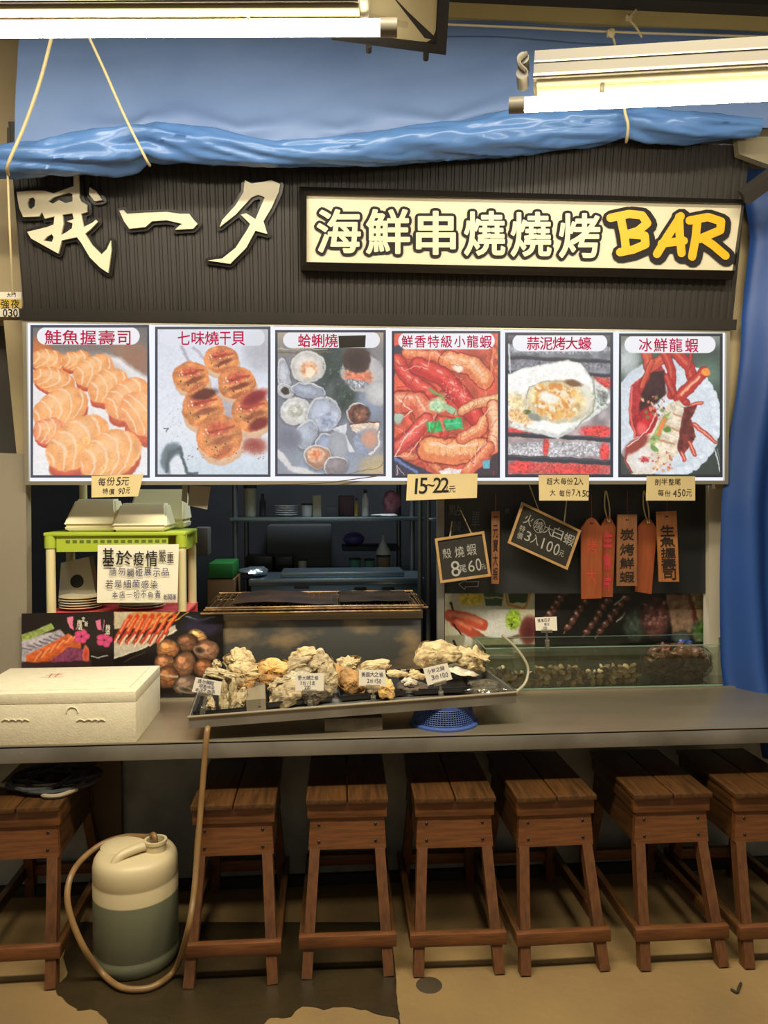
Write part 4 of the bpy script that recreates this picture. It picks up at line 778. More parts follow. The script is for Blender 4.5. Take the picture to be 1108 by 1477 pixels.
# ---------------------------------------------------------------- stools
M_wood = mat('stool_wood', (112, 70, 33), .5, col2=(82, 49, 24), nscale=9, stretch=(1, 9, 9), bump=.08)
M_woodx = mat('stool_wood_rail', (112, 67, 32), .5, col2=(82, 48, 23), nscale=9, stretch=(1.2, 8, 12), bump=.08)
M_leg = mat('stool_wood_leg', (102, 62, 29), .55, col2=(76, 45, 22), nscale=9, stretch=(9, 9, 1.2), bump=.08)
M_seat = mat('stool_seat', (84, 54, 26), .34, col2=(52, 34, 18), nscale=8, stretch=(9, 1, 9), bump=.08)  # wood colour darkened to stand in for shade under the counter
def stool(loc, rz, label):
    t = thing('wooden_stool', label, 'stool', (0, 0, 0), 'wooden stools under the counter')
    H = .52; hw = .131; D = .42
    MB().rbox(-hw, -.002, 0, D, H-.017, H, .003).build('seat_plank', M_seat, t); MB().rbox(.002, hw, 0, D, H-.017, H, .003).build('seat_plank', M_seat, t)
    MB().rbox(-hw+.004, hw-.004, .012, .032, H-.065, H-.018, .003).build('top_rail', M_woodx, t); MB().rbox(-hw+.004, hw-.004, D-.032, D-.012, H-.065, H-.018, .003).build('top_rail', M_woodx, t)
    for s in (-1, 1): MB().rbox(min(s*(hw-.004), s*(hw-.024)), max(s*(hw-.004), s*(hw-.024)), .033, D-.033, H-.065, H-.018, .003).build('side_rail', M_seat, t)
    for y in (.020, D-.040): 
        ap = MB(); ap.hexa([Vector((-.118, y, H-.066)), Vector((.118, y, H-.066)), Vector((.124, y-.008 if y < .1 else y+.008, H-.165)), Vector((-.124, y-.008 if y < .1 else y+.008, H-.165))], [Vector((-.118, y+.02, H-.066)), Vector((.118, y+.02, H-.066)), Vector((.124, y+.012 if y < .1 else y+.028, H-.165)), Vector((-.124, y+.012 if y < .1 else y+.028, H-.165))])
        a = ap.build('apron', M_woodx, t, smooth=False)
        if y < .1:
            for sx in (-1, 1):
                for k, zz in enumerate((H-.088, H-.140)): MB().ell((sx*(.090), y-.002-k*.005, zz), (.005, .003, .005), nu=10, nv=6).build('bolt', M_black, a)
    for s in (-1, 1):
        sa = MB(); sa.hexa([Vector((s*.118, .05, H-.066)), Vector((s*.118, D-.05, H-.066)), Vector((s*.123, D-.04, H-.165)), Vector((s*.123, .04, H-.165))], [Vector((s*.098, .05, H-.066)), Vector((s*.098, D-.05, H-.066)), Vector((s*.103, D-.04, H-.165)), Vector((s*.103, .04, H-.165))]); sa.build('side_apron', M_seat, t, smooth=False)
    for s in (-1, 1):
        MB().bar((s*.098, .058, H-.07), (s*.126, -.075, 0), .032, .036).build('leg', M_leg, t, smooth=False)
        MB().bar((s*.098, D-.06, H-.07), (s*.126, D+.06, 0), .032, .036).build('leg', M_leg, t, smooth=False)
    fz0, fz1 = .085, .125
    MB().rbox(-.151, .151, -.075, -.050, fz0, fz1, .003).build('foot_rail', M_woodx, t); MB().rbox(-.151, .151, D+.03, D+.055, fz0, fz1, .003).build('foot_rail', M_woodx, t)
    for s in (-1, 1): MB().rbox(min(s*.151, s*.128), max(s*.151, s*.128), -.049, D+.029, fz0, fz1, .003).build('side_foot_rail', M_seat, t)
    t.location = loc; t.rotation_euler = (0, 0, rz); return t
st = stool((0, 0, 0), 0, '')
SP = [(22, 1166, 0.02, 'wooden stool at the far left, with a coiled rope on its seat'),
      (336, 1161, .0, 'wooden stool standing just right of the white jerrycan, behind the hose'),
      (501, 1153, -.02, 'wooden stool, second to the right of the jerrycan, on the dark wet floor'),
      (657, 1151, -.02, 'wooden stool behind the small round floor stain, under the blue basket'),
      (804, 1149, .02, 'wooden stool below the left part of the glass tank, third from the right'),
      (972, 1145, .0, 'wooden stool second from right, with a pale worn patch on its seat'),
      (1117, 1143, .0, 'wooden stool at the far right, cut by the picture edge')]
for i, (px, py, rz, lab) in enumerate(SP):
    o = st if i == 0 else copy_thing(st); P = onZ(px, py, .52); o.location = (P.x, P.y, 0); o.rotation_euler = (0, 0, rz); o['label'] = lab
P0 = onZ(22, 1166, .52)
t = thing('coiled_rope', 'dark coiled rope lying on the seat of the far left stool', 'rope', (P0.x+.02, P0.y+.17, .521))
pts = []
for k in range(70):
    a = k*.55; r = .085+.03*math.sin(k*.9); pts.append((P0.x+.05+r*1.3*math.cos(a), P0.y+.2+r*1.1*math.sin(a), .53+.018*(k/70)+.006*math.sin(k*1.7)))
MB().tube(spline(pts, 3), .0075, 7).build('coil', mat('dark_rope', (56, 56, 58), .8, col2=(40, 40, 44), nscale=60), t)
MB().tube(spline([(P0.x-.16, P0.y+.18, .535), (P0.x-.05, P0.y+.15, .532), (P0.x+.05, P0.y+.12, .54), (P0.x+.13, P0.y+.15, .54)], 5), .008, 7).build('loose_end', mat('pale_rope', (150, 138, 110), .8), t)
MB().tube(spline([(P0.x+.04, P0.y+.12, .532), (P0.x+.06, P0.y+.07, .530), (P0.x+.11, P0.y+.065, .530), (P0.x+.15, P0.y+.11, .532)], 5), .007, 7).build('loose_loop', mat('pale_rope', (150, 138, 110), .8), t)

# ---------------------------------------------------------------- jerrycan and drain hose
def can_mat():
    m = mat('milky_plastic', (196, 180, 140), .4, spec=.4); nt = m.node_tree; b = nt.nodes['Principled BSDF']
    tc_ = nt.nodes.new('ShaderNodeTexCoord'); sp = nt.nodes.new('ShaderNodeSeparateXYZ'); r = nt.nodes.new('ShaderNodeValToRGB')
    nt.links.new(tc_.outputs['Object'], sp.inputs[0]); mr = nt.nodes.new('ShaderNodeMapRange'); mr.inputs[1].default_value = 0; mr.inputs[2].default_value = .4
    nt.links.new(sp.outputs[2], mr.inputs[0]); nt.links.new(mr.outputs[0], r.inputs[0])
    e = r.color_ramp.elements; e[0].position = .563; e[1].position = .572; e[0].color = (*lin((106, 108, 86)), 1); e[1].color = (*lin((198, 182, 142)), 1)
    nt.links.new(r.outputs[0], b.inputs['Base Color']); b.inputs['Subsurface Weight'].default_value = .15; b.inputs['Subsurface Radius'].default_value = (.03, .03, .02); return m
M_can = can_mat(); M_canw = mat('milky_white', (198, 182, 142), .4)
cc = Vector((-.612, 2.475, 0)); t = thing('jerrycan', 'white plastic jerrycan more than half full of greyish liquid', 'jerrycan', cc)
prof = [(.100, 0), (.122, .004), (.128, .016), (.131, .03), (.131, .045), (.128, .052), (.1275, .056), (.131, .064), (.131, .265), (.129, .270), (.129, .276), (.131, .282), (.1305, .318), (.127, .334), (.119, .346), (.105, .353), (.08, .356), (.001, .357)]
MB().lathe(prof, cc, 48).build('body', M_can, t, angle=60)
nk = cc+Vector((.065, -.01, .348)); MB().lathe([(.033, 0), (.033, .03), (.036, .031), (.036, .04), (.028, .04), (.028, .006), (.001, .006)], nk, 24).build('neck', M_canw, t)
MB().tube(spline([cc+Vector((-.05, -.085, .338)), cc+Vector((-.028, -.07, .366)), cc+Vector((.015, -.04, .374)), cc+Vector((.04, -.02, .37)), cc+Vector((.05, -.012, .350))], 5), .014, 12).build('handle', M_canw, t)
MB().ell(cc+Vector((-.03, .03, .350)), (.088, .07, .020), nu=28, nv=12).build('shoulder', M_canw, t)
hz = [(300, 1050, 2.44), (298, 1062, 2.42), (292, 1136, 2.40), (286, 1212, 2.36), (280, 1287, 2.30), (271, 1342, 2.25)]
hp = [onY(*p) for p in hz]
for px, py, z in [(254, 1396, .035), (227, 1420, .016), (201, 1427, .014), (172, 1423, .016), (146, 1402, .03)]: hp.append(onZ(px, py, z))
hp += [onY(121, 1367, 2.33), onY(103, 1325, 2.34), onY(97, 1292, 2.36), onY(103, 1262, 2.40), onY(120, 1238, 2.47), onY(148, 1217, 2.53), onY(180, 1207, 2.55), onY(212, 1207, 2.52), nk+Vector((-.005, .005, .05)), nk+Vector((0, 0, .01))]
tag(MB().tube(spline(hp, 6), .0092, 12).build('drain_hose', mat('tan_hose', (138, 106, 64), .4, col2=(118, 90, 55), nscale=20)), 'tan drain hose falling from the oyster tray and looping round the jerrycan', 'hose')

# ---------------------------------------------------------------- polystyrene box
M_foam = mat('polystyrene', (224, 214, 184), .8, col2=(216, 206, 176), nscale=40, bump=.12, bscale=160)
ta = thing('polystyrene_box', 'big white polystyrene box with its lid on the left end of the counter', 'box', (-.85, 2.66, CZ))
zt_ = .868; fl_, fr_ = -1.13, onZ(196, 1072, CZ).x; bl_, br_ = onZ(10, 957, zt_).x, onZ(223, 957, zt_).x
yb_ = onZ(223, 957, zt_).y-.01
MB().rbox(fl_, fr_-.001, 2.468, yb_-.002, CZ, zt_-.0402, .0015).build('body', M_foam, ta); MB().rbox(fl_, fr_-.0005, 2.4675, yb_-.001, zt_-.040, zt_-.005, .0025).build('lid', M_foam, ta)
MB().rbox(fl_+.03, fr_-.03, 2.50, yb_-.03, zt_-.008, zt_-.001, .004).build('lid_panel', M_foam, ta)
P = onZ(76, 975, zt_+.001)
mb = MB(); fz = lambda x, y, d=0: Vector((P.x+x*.001, P.y-y*.001, zt_+.0006+d))
for l in ([(-26, -14), (24, -18)], [(-14, -36), (-8, 16)], [(8, -40), (10, 12)], [(-34, 14), (36, 10)], [(-20, -30), (22, -34)]): mb.ribbon(l, 2.6, fz, 0, 6)
mb.build('red_scribble', mat('red_ink', (190, 96, 70), .8), ta, smooth=False)
for px in (8, 18, 28, 36, 116, 128, 138, 146): 
    p = onY(px, 1040, 2.4665); MB().tube(spline([p+Vector((-.012, 0, 0)), p+Vector((0, -.001, .006)), p+Vector((.012, 0, 0))], 4), .002, 6).build('moulded_mark', M_foam, ta)
p = onY(104, 1028, 2.4665); MB().tube(spline([p+Vector((.018*math.cos(a), 0, .018*math.sin(a))) for a in [0, .5, 1, 1.6, 2.1, 2.6, 3.14]], 3), .002, 6).build('moulded_mark', M_foam, ta)

# ---------------------------------------------------------------- plastic rack, take-out boxes, plates, notice
M_green = mat('lime_plastic', (174, 192, 58), .4); M_pink = mat('pink_plastic', (216, 84, 84), .4); M_cream = mat('cream_plastic', (228, 214, 160), .4)
RX0, RX1, RY0, RY1 = -1.082, -.545, 3.03, 3.30
LZ = CZ+.006
tr = thing('plastic_rack', 'plastic rack with lime green top shelf, pink lower shelf and cream posts', 'rack', ((RX0+RX1)/2, 3.16, LZ))
def shelf(z, th, m, name):
    s = MB().rbox(RX0, RX1, RY0, RY1, z-.014, z, .004).build(name, m, tr)
    mb = MB(); y = RY0+.012
    mb.box(RX0+.045, RX1-.07, y, y+.006, z-th, z-.014); mb.box(RX0+.012, RX0+.018, RY0+.03, RY1-.03, z-th, z-.014); mb.box(RX1-.018, RX1-.012, RY0+.03, RY1-.03, z-th, z-.014); mb.box(RX0+.045, RX1-.045, RY1-.018, RY1-.012, z-th, z-.014)
    mb.build('skirt', m, s, smooth=False).location = (0, 0, 0)
    mb = MB()
    for k in range(15):
        x = RX0+.08+k*.026; mb.box(x, x+.016, y-.0012, y+.001, z-th*.55, z-th*.40)
    mb.build('slot_row', M_blackm if 0 else mat(name+'_slot', tuple(int(v*.55) for v in ((176, 204, 40) if m == M_green else (216, 84, 84))), .6), s, smooth=False).location = (0, 0, 0)
    for x in (RX0+.02, RX1-.02):
        for yy in (RY0+.02, RY1-.02): MB().cyl((x, yy, z-.06), (x, yy, z-.012), .022, n=16).build('socket', m, s).location = (0, 0, 0)
shelf(1.336, .075, M_green, 'top_shelf'); shelf(1.025, .05, M_pink, 'lower_shelf')
for x in (RX0+.02, RX1-.02):
    for yy in (RY0+.02, RY1-.02):
        MB().cyl((x, yy, 1.025), (x, yy, 1.30), .0175, n=14).build('post', M_cream, tr); MB().cyl((x, yy, LZ), (x, yy, .97), .0175, n=14).build('post', M_cream, tr)
MB().cyl((RX0+.075, RY1-.02, 1.336), (RX0+.075, RY1-.02, 1.52), .016, n=14).build('post', M_cream, tr)
M_box = mat('cream_foam_box', (246, 236, 194), .6)
def takeout(px0, px1, py0, Y, label, top_in=.16, turn=0):
    a, b = onY(px0, 760, Y).x, onY(px1, 760, Y).x; h = onY(px0, py0, Y).z-1.336; d = .19; z = 1.337
    t = thing('takeout_box', label, 'box', ((a+b)/2, Y+d/2, z), 'foam boxes on the rack')
    i = (b-a)*top_in
    def ring(zz, ins, y0, y1): return [Vector((a+ins, y0, zz)), Vector((b-ins, y0, zz)), Vector((b-ins, y1, zz)), Vector((a+ins, y1, zz))]
    def lidded(m, name, rs):
        bm = bmesh.new(); vs = [[bm.verts.new(v) for v in r] for r in rs]
        bm.faces.new(vs[0][::-1]); bm.faces.new(vs[-1])
        for r, q in zip(vs[:-1], vs[1:]):
            for k in range(4): bm.faces.new((r[k], r[(k+1) % 4], q[(k+1) % 4], q[k]))
        bmesh.ops.bevel(bm, geom=bm.edges[:]+bm.verts[:], offset=.008, segments=2, affect='EDGES'); bm.verts.index_update()
        mb = MB(); mb.add([v.co.copy() for v in bm.verts], [tuple(v.index for v in f.verts) for f in bm.faces]); bm.free(); o = mb.build(name, m, t); return o
    lidded(M_box, 'tray', [ring(z, .008, Y+.008, Y+d-.01), ring(z+h*.2, 0, Y, Y+d)])
    lidded(M_box, 'lid', [ring(z+h*.21, 0, Y, Y+d), ring(z+h*.30, i*.1, Y+.006, Y+d-.01), ring(z+h, i, Y+.075, Y+d-.03)])
    t.rotation_euler = (0, 0, turn); return t
takeout(91, 168, 721, 3.06, 'cream foam take-out box on the rack, at the left front', .12)
takeout(160, 240, 727, 3.035, 'cream foam take-out box at the middle front of the green shelf', .08)
takeout(184, 266, 706, 3.235, 'taller cream foam take-out box behind the others, at right', .06)
M_plate = mat('cream_plate', (228, 214, 178), .3)
def plate_mesh(r): return MB().lathe([(r*.55, 0), (r*.62, .003), (r*.95, .010), (r, .0125), (r*.985, .014), (r*.6, .006), (.001, .005)], n=32).mesh('plate')
def plates(c, r, n, dz, where, group, m=M_plate):
    me = plate_mesh(r); me.materials.append(m); names = ['lowest', 'second lowest', 'third', 'fourth', 'fifth', 'sixth']
    for k in range(n):
        o = bpy.data.objects.new('plate', me); C.objects.link(o); o.location = (c[0]+random.uniform(-.002, .002), c[1], c[2]+k*dz)
        tag(o, f'cream plate, {"topmost" if k == n-1 else names[k]} of the stack {where}', 'plate', group)
plates((onY(117, 875, 3.14).x, 3.14, 1.0255), .083, 5, .010, 'at the left on the pink shelf', 'plates on the pink shelf')
plates((onY(205, 875, 3.14).x, 3.14, 1.0255), .092, 2, .010, 'behind the white notice', 'plates on the pink shelf')
q = pxquad([(88, 812), (128, 803), (140, 866), (84, 868)], 3.20, .06); t = thing('white_carton', 'white carton with a round dark opening inside the rack', 'carton', q.p(.5, 1)); q.slab().build('carton', mat('dim_white', (170, 164, 146), .7), t, smooth=False)
mb = MB(); mb.poly([[(.52+.2*math.cos(a*.3), .52+.16*math.sin(a*.3)) for a in range(21)]], q.uv, 0, .001); mb.build('round_opening', M_black, t, smooth=False)
q = pxquad([(141, 786), (258, 785), (256, 869), (140, 869.5)], 3.005, .001); t = thing('paper_notice', 'white handwritten paper notice taped to the front of the plastic rack', 'notice', q.p(.5, 1)); q.slab().build('sheet', mat('notice_paper', (242, 234, 208), .7), t, smooth=False)
cn = lambda x, y, d=0: onY(x/3.358, 680+y/3.358, 3.0-d)
mb = MB(); 
for ch, bx in zip('基於疫情', [(497, 372, 552, 460), (562, 384, 640, 452), (646, 388, 697, 456), (706, 384, 762, 460)]): put(mb, ch, cn, *bx, off=.012, d=.003)
for ch, bx in zip('嚴重', [(768, 380, 804, 440), (808, 390, 842, 442)]): put(mb, ch, cn, *bx, off=-.012, d=.003)
mb.build('heading', M_ink, t, smooth=False)
mb = MB(); rnd = random.Random(4)
for s, x0, x1, y, h in (('請勿觸碰展示品', 526, 822, 466, 44), ('若是細菌感染', 508, 768, 524, 44), ('本店一切不負責', 540, 782, 578, 38)):
    wd = (x1-x0)/len(s)
    for k, ch in enumerate(s): put(mb, ch, cn, x0+k*wd+3, y+rnd.uniform(-4, 4), x0+(k+1)*wd-4, y+h*rnd.uniform(.85, 1.05), off=-.01, rot=rnd.uniform(-.06, .06), d=.003)
for k, ch in enumerate('老闆筆'): put(mb, ch, cn, 790+k*22, 594, 810+k*22, 622, off=.004, d=.003)
mb.build('handwriting', M_inkblue, t, smooth=False)

# ---------------------------------------------------------------- printed posters standing behind the counter
M_print = picture_mat('matt_print', 0, .35)
def poster(pts, Y, fn, label, name='poster'):
    q = pxquad(pts, Y, .003); t = thing(name, label, 'poster', q.p(.5, 1)); q.slab().build('board', M_blackm, t, smooth=False); fn().mesh_on(q, 'picture', M_print, t); return q, t
q, t = poster([(31.3, 885), (163.5, 882.3), (163.5, 1012), (31.3, 1014)], 2.97, pic_sashimi, 'small poster of sashimi slices with pink flowers behind the polystyrene box')
mb = MB(); cs = lambda x, y, d=0: onY(x/3.358, 860+y/3.358, 2.969-d)
for ch, bx in zip('定新梅酒梅酒', [(396, 100, 412, 124), (410, 122, 426, 146), (374, 114, 396, 140), (376, 140, 398, 164), (512, 138, 534, 162), (510, 162, 532, 186)]): put(mb, ch, cs, *bx, off=.02, d=.002)
mb.build('lettering', M_wpaper, t, smooth=False)
poster([(164.4, 882.3), (321.6, 882.3), (321.6, 1013), (164.4, 1013)], 2.97, pic_snail, 'poster of shrimp skewers and round sea snails beside the grill')
f_ = lambda x, y: (640+x/4.2615, 840+y/4.2615)
poster([f_(8, 66), f_(560, 66), f_(560, 620), f_(8, 620)], 3.22, lambda: pic_shrimp(), 'poster of grilled shrimp on a white plate behind the glass tank')
f2 = lambda x, y: (620+x/2.2705, 840+y/2.2705)
poster([f2(345, 36), f2(912, 36), f2(912, 352), f2(345, 352)], 3.222, pic_skewer, 'dark poster of meat skewers and squid behind the right of the tank')

# ---------------------------------------------------------------- blackboard with hanging boards and wooden tags
M_slate = mat('slate', (44, 46, 46), .5, col2=(38, 40, 40), nscale=3); M_chalk = mat('chalk', (168, 166, 156), .9); M_faint = mat('faint_chalk', (100, 102, 100), .9); M_frame = mat('light_wood', (190, 152, 96), .55, col2=(170, 132, 80), nscale=20)
q = pxquad([(641, 690), (1021, 690), (1021, 856), (641, 856)], 3.15, .012); t = thing('blackboard', 'large blackboard with faint chalk writing behind the hanging price boards', 'blackboard', q.p(.5, 1)); q.slab().build('board', M_slate, t, smooth=False)
c5 = lambda x, y, d=0: onY(560+x/5.036, 690+y/5.036, 3.149-d); mb = MB()
for ch, bx in zip('點餐單', [(440, 190, 530, 270), (455, 310, 535, 385), (605, 240, 665, 360)]): put(mb, ch, c5, *bx, off=-.006, d=.002, rot=.05)
for k, (ch, bx) in enumerate(zip('限時海鮮', [(1540, 560, 1580, 600), (1585, 555, 1625, 600), (1540, 610, 1580, 650), (1585, 610, 1625, 655)])): put(mb, ch, c5, *bx, off=-.01, d=.002)
put(mb, '8', c5, 445, 380, 470, 415, off=-.01, d=.002); put(mb, '8', c5, 850, 220, 880, 255, off=-.01, d=.002)
mb.build('faint_writing', M_faint, t, smooth=False)
mb = MB(); ar = [(512, 768), (556, 806), (562, 788), (652, 786), (656, 748), (566, 752), (566, 738), (512, 768)]
mb.ribbon(ar, 6, c5, .002, 6); mb.build('chalk_arrow', M_chalk, t, smooth=False)
def hung_board(pts, Y, label, lines, hooks):
    q = pxquad(pts, Y, .006); t = thing('chalkboard', label, 'chalkboard', q.p(.5, 1)); q.slab().build('slate', mat('small_slate', (40, 36, 28), .6), t, smooth=False); q.frame(10, 0, .006).build('wooden_frame', M_frame, t, smooth=False)
    mb = MB()
    for k, a in enumerate(lines): write(mb, q, *a[:4], adv=a[4] if len(a) > 4 else None, off=-.008, seed=k+2, d=.001)
    mb.build('chalk_writing', M_chalk, t, smooth=False)
    for (u, v), (hx, hy) in hooks: MB().tube([q.p(u, v, .002), onY(hx, hy, Y+.03)], .0022, 6).build('hanging_string', mat('string', (190, 164, 120), .8), t)
    return q, t
hung_board([(627, 777), (698, 766), (708, 831), (635, 841)], 3.06, 'small square chalkboard reading 8 and 60, hung at the left of the blackboard', [('殼燒蝦', 22, 44, 44, 50), ('8', 52, 100, 62), ('尾', 84, 122, 30), ('60', 118, 106, 44), ('元', 168, 128, 22)], [((.75, .03), (664, 735)), ((.3, .03), (652, 752))])
q, t = hung_board([(753, 724), (838, 765), (818, 822), (732, 783)], 3.06, 'tilted chalkboard reading 100, hung in the middle of the blackboard', [('火', 30, 30, 48), ('燒大', 82, 38, 40, 42), ('白蝦', 164, 30, 48, 50), ('特', 26, 84, 26), ('價', 26, 114, 28), ('3入', 60, 98, 40), ('100', 128, 92, 46), ('元', 216, 110, 24)], [((.3, .03), (764, 700)), ((.72, .03), (820, 700))])
mb = MB(); mb.ribbon([(101+24*math.cos(a*.35), 58+28*math.sin(a*.35)) for a in range(19)], 2.2, q.mm, .001, 6); mb.build('chalk_ring', M_chalk, t, smooth=False)
M_tagw = mat('tag_wood', (176, 116, 62), .5, col2=(156, 98, 50), nscale=10, stretch=(8, 8, 1)); M_tago = mat('orange_tag', (156, 80, 40), .5, col2=(142, 70, 35), nscale=10, stretch=(8, 8, 1)); M_tagd = mat('brown_tag', (150, 100, 62), .55, col2=(130, 84, 52), nscale=10, stretch=(8, 8, 1)); M_burn = mat('burnt_letter', (42, 26, 18), .8); M_pinkl = mat('pink_letter', (198, 60, 66), .7); M_redl = mat('faded_red_letter', (190, 70, 44), .7)
def tag_board(pts, Y, m, label, cord, text=None, boxes=None, ink=None, pointed=False, off=.006, loop=False):
    q = pxquad(pts, Y, .008); t = thing('wooden_tag', label, 'sign', q.p(.5, 1), 'wooden tags hung under the menu')
    if pointed:
        mb = MB(); mb.poly([[(.0, .14), (.3, .03), (.5, 0), (.7, .03), (1, .14), (1, 1), (0, 1)]], q.uv, -.008, 0); mb.build('board', m, t, smooth=False)
    else: q.slab().build('board', m, t, smooth=False)
    mb = MB(); mb.poly([[(.5+.05*q.h/q.w*.5*math.cos(a*.5), .075+.012*math.sin(a*.5)) for a in range(13)]], q.uv, 0, .0008); mb.build('hole', M_burn, t, smooth=False)
    if text:
        mb = MB()
        for ch, bx in zip(text, boxes): put(mb, ch, q.uv, *bx, off=off, d=.001, keep=False)
        mb.build('lettering', ink, t, smooth=False)
    top = onY(*cord, 3.1497); a = q.p(.5, .08, .002)
    if loop: MB().tube(spline([a, (a+top)/2+Vector((-.010, 0, 0)), top, (a+top)/2+Vector((.010, 0, 0)), a+Vector((.006, 0, 0))], 6), .003, 7).build('cord_loop', M_rope, t)
    else: MB().tube([a, top], .0018, 6).build('string', mat('red_string', (150, 80, 70), .8), t)
    return t
V4 = lambda a, b, y0, y1: [(a, y0+(y1-y0)*k/4+.01, b, y0+(y1-y0)*(k+1)/4-.012) for k in range(4)]
tag_board([(709, 738), (721, 737), (720, 842), (709, 842)], 3.10, M_tagd, 'narrow brown wooden tag between the two small chalkboards', (715, 712), '元寶大蝦', V4(.2, .8, .18, .96), M_burn)
tag_board([(866, 744), (889, 744), (884, 861), (866, 861)], 3.115, M_tago, 'orange brown pointed tag with blurred pink letters, behind its plain neighbour', (874, 708), '生魚片', [(.2, .2, .8, .38), (.2, .46, .8, .66), (.2, .72, .8, .92)], M_pinkl, True, .03, True)
tag_board([(838, 746), (869, 746), (868, 863), (839, 864)], 3.085, M_tago, 'orange brown pointed tag in front, left of the tag with pink letters', (853, 714), '烤大', [(.25, .28, .75, .44), (.25, .62, .75, .82)], M_redl, True, .0)
tag_board([(921, 745), (949, 748), (940, 857), (916, 853)], 3.115, M_tago, 'slanting orange pointed tag partly behind the charcoal shrimp tag', (929, 708), None, None, None, True, 0, True)
tag_board([(891, 742), (919, 742), (919, 845), (890, 845)], 3.085, M_tagd, 'brown wooden tag with four burnt characters, a flat top, in the middle of the row', (905, 708), '炭烤鮮蝦', [(.14, .20, .84, .36), (.14, .41, .84, .57), (.14, .61, .84, .76), (.14, .80, .86, .95)], M_burn, off=.012)
tag_board([(947, 738), (976, 737), (980, 839), (951, 839)], 3.085, M_tagw, 'yellowish wooden tag with five burnt characters, rightmost of the row', (963, 714), '生魚握壽司', [(.16, .20, .84, .35), (.12, .37, .86, .50), (.14, .52, .86, .66), (.14, .67, .86, .81), (.2, .82, .84, .97)], M_burn, off=.012)
# ---------------------------------------------------------------- charcoal grill
GX0, GX1, GY0, GY1, GZ = -.404, .368, 2.985, 3.32, 1.026
M_mottled = mat('mottled_steel', (92, 92, 88), .45, .55, col2=(176, 150, 112), nscale=5, stretch=(1, 1, 1.8), mixlo=.48, mixhi=.68, bump=.04)  # grey steel colour broken by random tan patches
tg = thing('charcoal_grill', 'stainless charcoal grill box with mottled tan and grey front behind the oyster tray', 'grill', ((GX0+GX1)/2, 3.15, LZ))
MB().rbox(GX0, GX1, GY0, GY0+.012, LZ, GZ-.03, .003).build('front_panel', M_mottled, tg)
MB().rbox(GX0, GX1, GY1-.012, GY1, LZ, GZ-.03, .003).build('back_panel', M_mottled, tg)
for x in (GX0, GX1-.012): MB().rbox(x, x+.012, GY0+.013, GY1-.013, LZ, GZ-.03, .003).build('side_panel', M_mottled, tg)
mb = MB(); mb.box(GX0-.006, GX1+.006, GY0-.008, GY0+.03, GZ-.03, GZ); mb.box(GX0-.006, GX1+.006, GY1-.03, GY1+.008, GZ-.03, GZ); mb.box(GX0-.006, GX0+.03, GY0+.03, GY1-.03, GZ-.03, GZ); mb.box(GX1-.03, GX1+.006, GY0+.03, GY1-.03, GZ-.03, GZ)
mb.build('rim', mat('rim_steel', (140, 126, 104), .35, .9), tg, smooth=False)
MB().box(GX0+.013, GX1-.013, GY0+.013, GY1-.013, LZ+.12, LZ+.15).build('ash_bed', mat('ash', (60, 56, 52), .9), tg, smooth=False)
M_wire = mat('sooty_wire', (150, 116, 70), .4, .7, col2=(70, 50, 32), nscale=12)
def grate(x0, x1, y0, y1, z, label, n=34, tilt=0):
    t = thing('grill_grate', label, 'grate', ((x0+x1)/2, (y0+y1)/2, z), 'wire grates on the grill')
    MB().tube([(x0, y0, z+.004), (x1, y0, z+.004), (x1, y1, z+.004+tilt), (x0, y1, z+.004+tilt)], .0045, 8, closed=True).build('frame', M_wire, t)
    mb = MB()
    for k in range(n): x = x0+(x1-x0)*(k+.5)/n; mb.tube([(x, y0, z+.004), (x, y1, z+.004+tilt)], .0022, 5)
    mb.build('wire_mesh', M_wire, t); return t
grate(-.475, .36, 2.94, 3.30, GZ+.001, 'lowest wire grate on the charcoal grill'); grate(-.465, .39, 2.95, 3.31, GZ+.012, 'middle wire grate on the charcoal grill'); grate(-.455, .37, 2.93, 3.29, GZ+.023, 'top wire grate on the charcoal grill', tilt=.008)
M_rust = mat('rusted_sheet', (74, 48, 28), .5, .5, col2=(30, 22, 16), nscale=7, bump=.2)
def rsheet(u, v, d=0):
    x = -.36+u*.40; return (x, 2.96+v*.33, GZ+.038+d+.012*math.sin(u*5)*.6+.004*mnoise.noise(Vector((u*6, v*4, 1))))
mb = MB(); mb.grid(30, 10, lambda u, v: rsheet(u, v)); mb.grid(30, 10, lambda u, v: rsheet(u, v, -.004)); tag(mb.build('scorched_plate', M_rust), 'scorched metal plate on the left of the grill grates', 'plate')
mb = MB(); sh2 = lambda u, v, d=0: (.05+u*.28, 2.97+v*.31, GZ+.040+d+.004*mnoise.noise(Vector((u*5, v*4, 7)))); mb.grid(20, 10, lambda u, v: sh2(u, v)); mb.grid(20, 10, lambda u, v: sh2(u, v, -.004)); tag(mb.build('scorched_plate', mat('greasy_sheet', (84, 66, 48), .35, .6, col2=(44, 34, 26), nscale=6)), 'scorched metal plate on the right of the grill grates', 'plate')

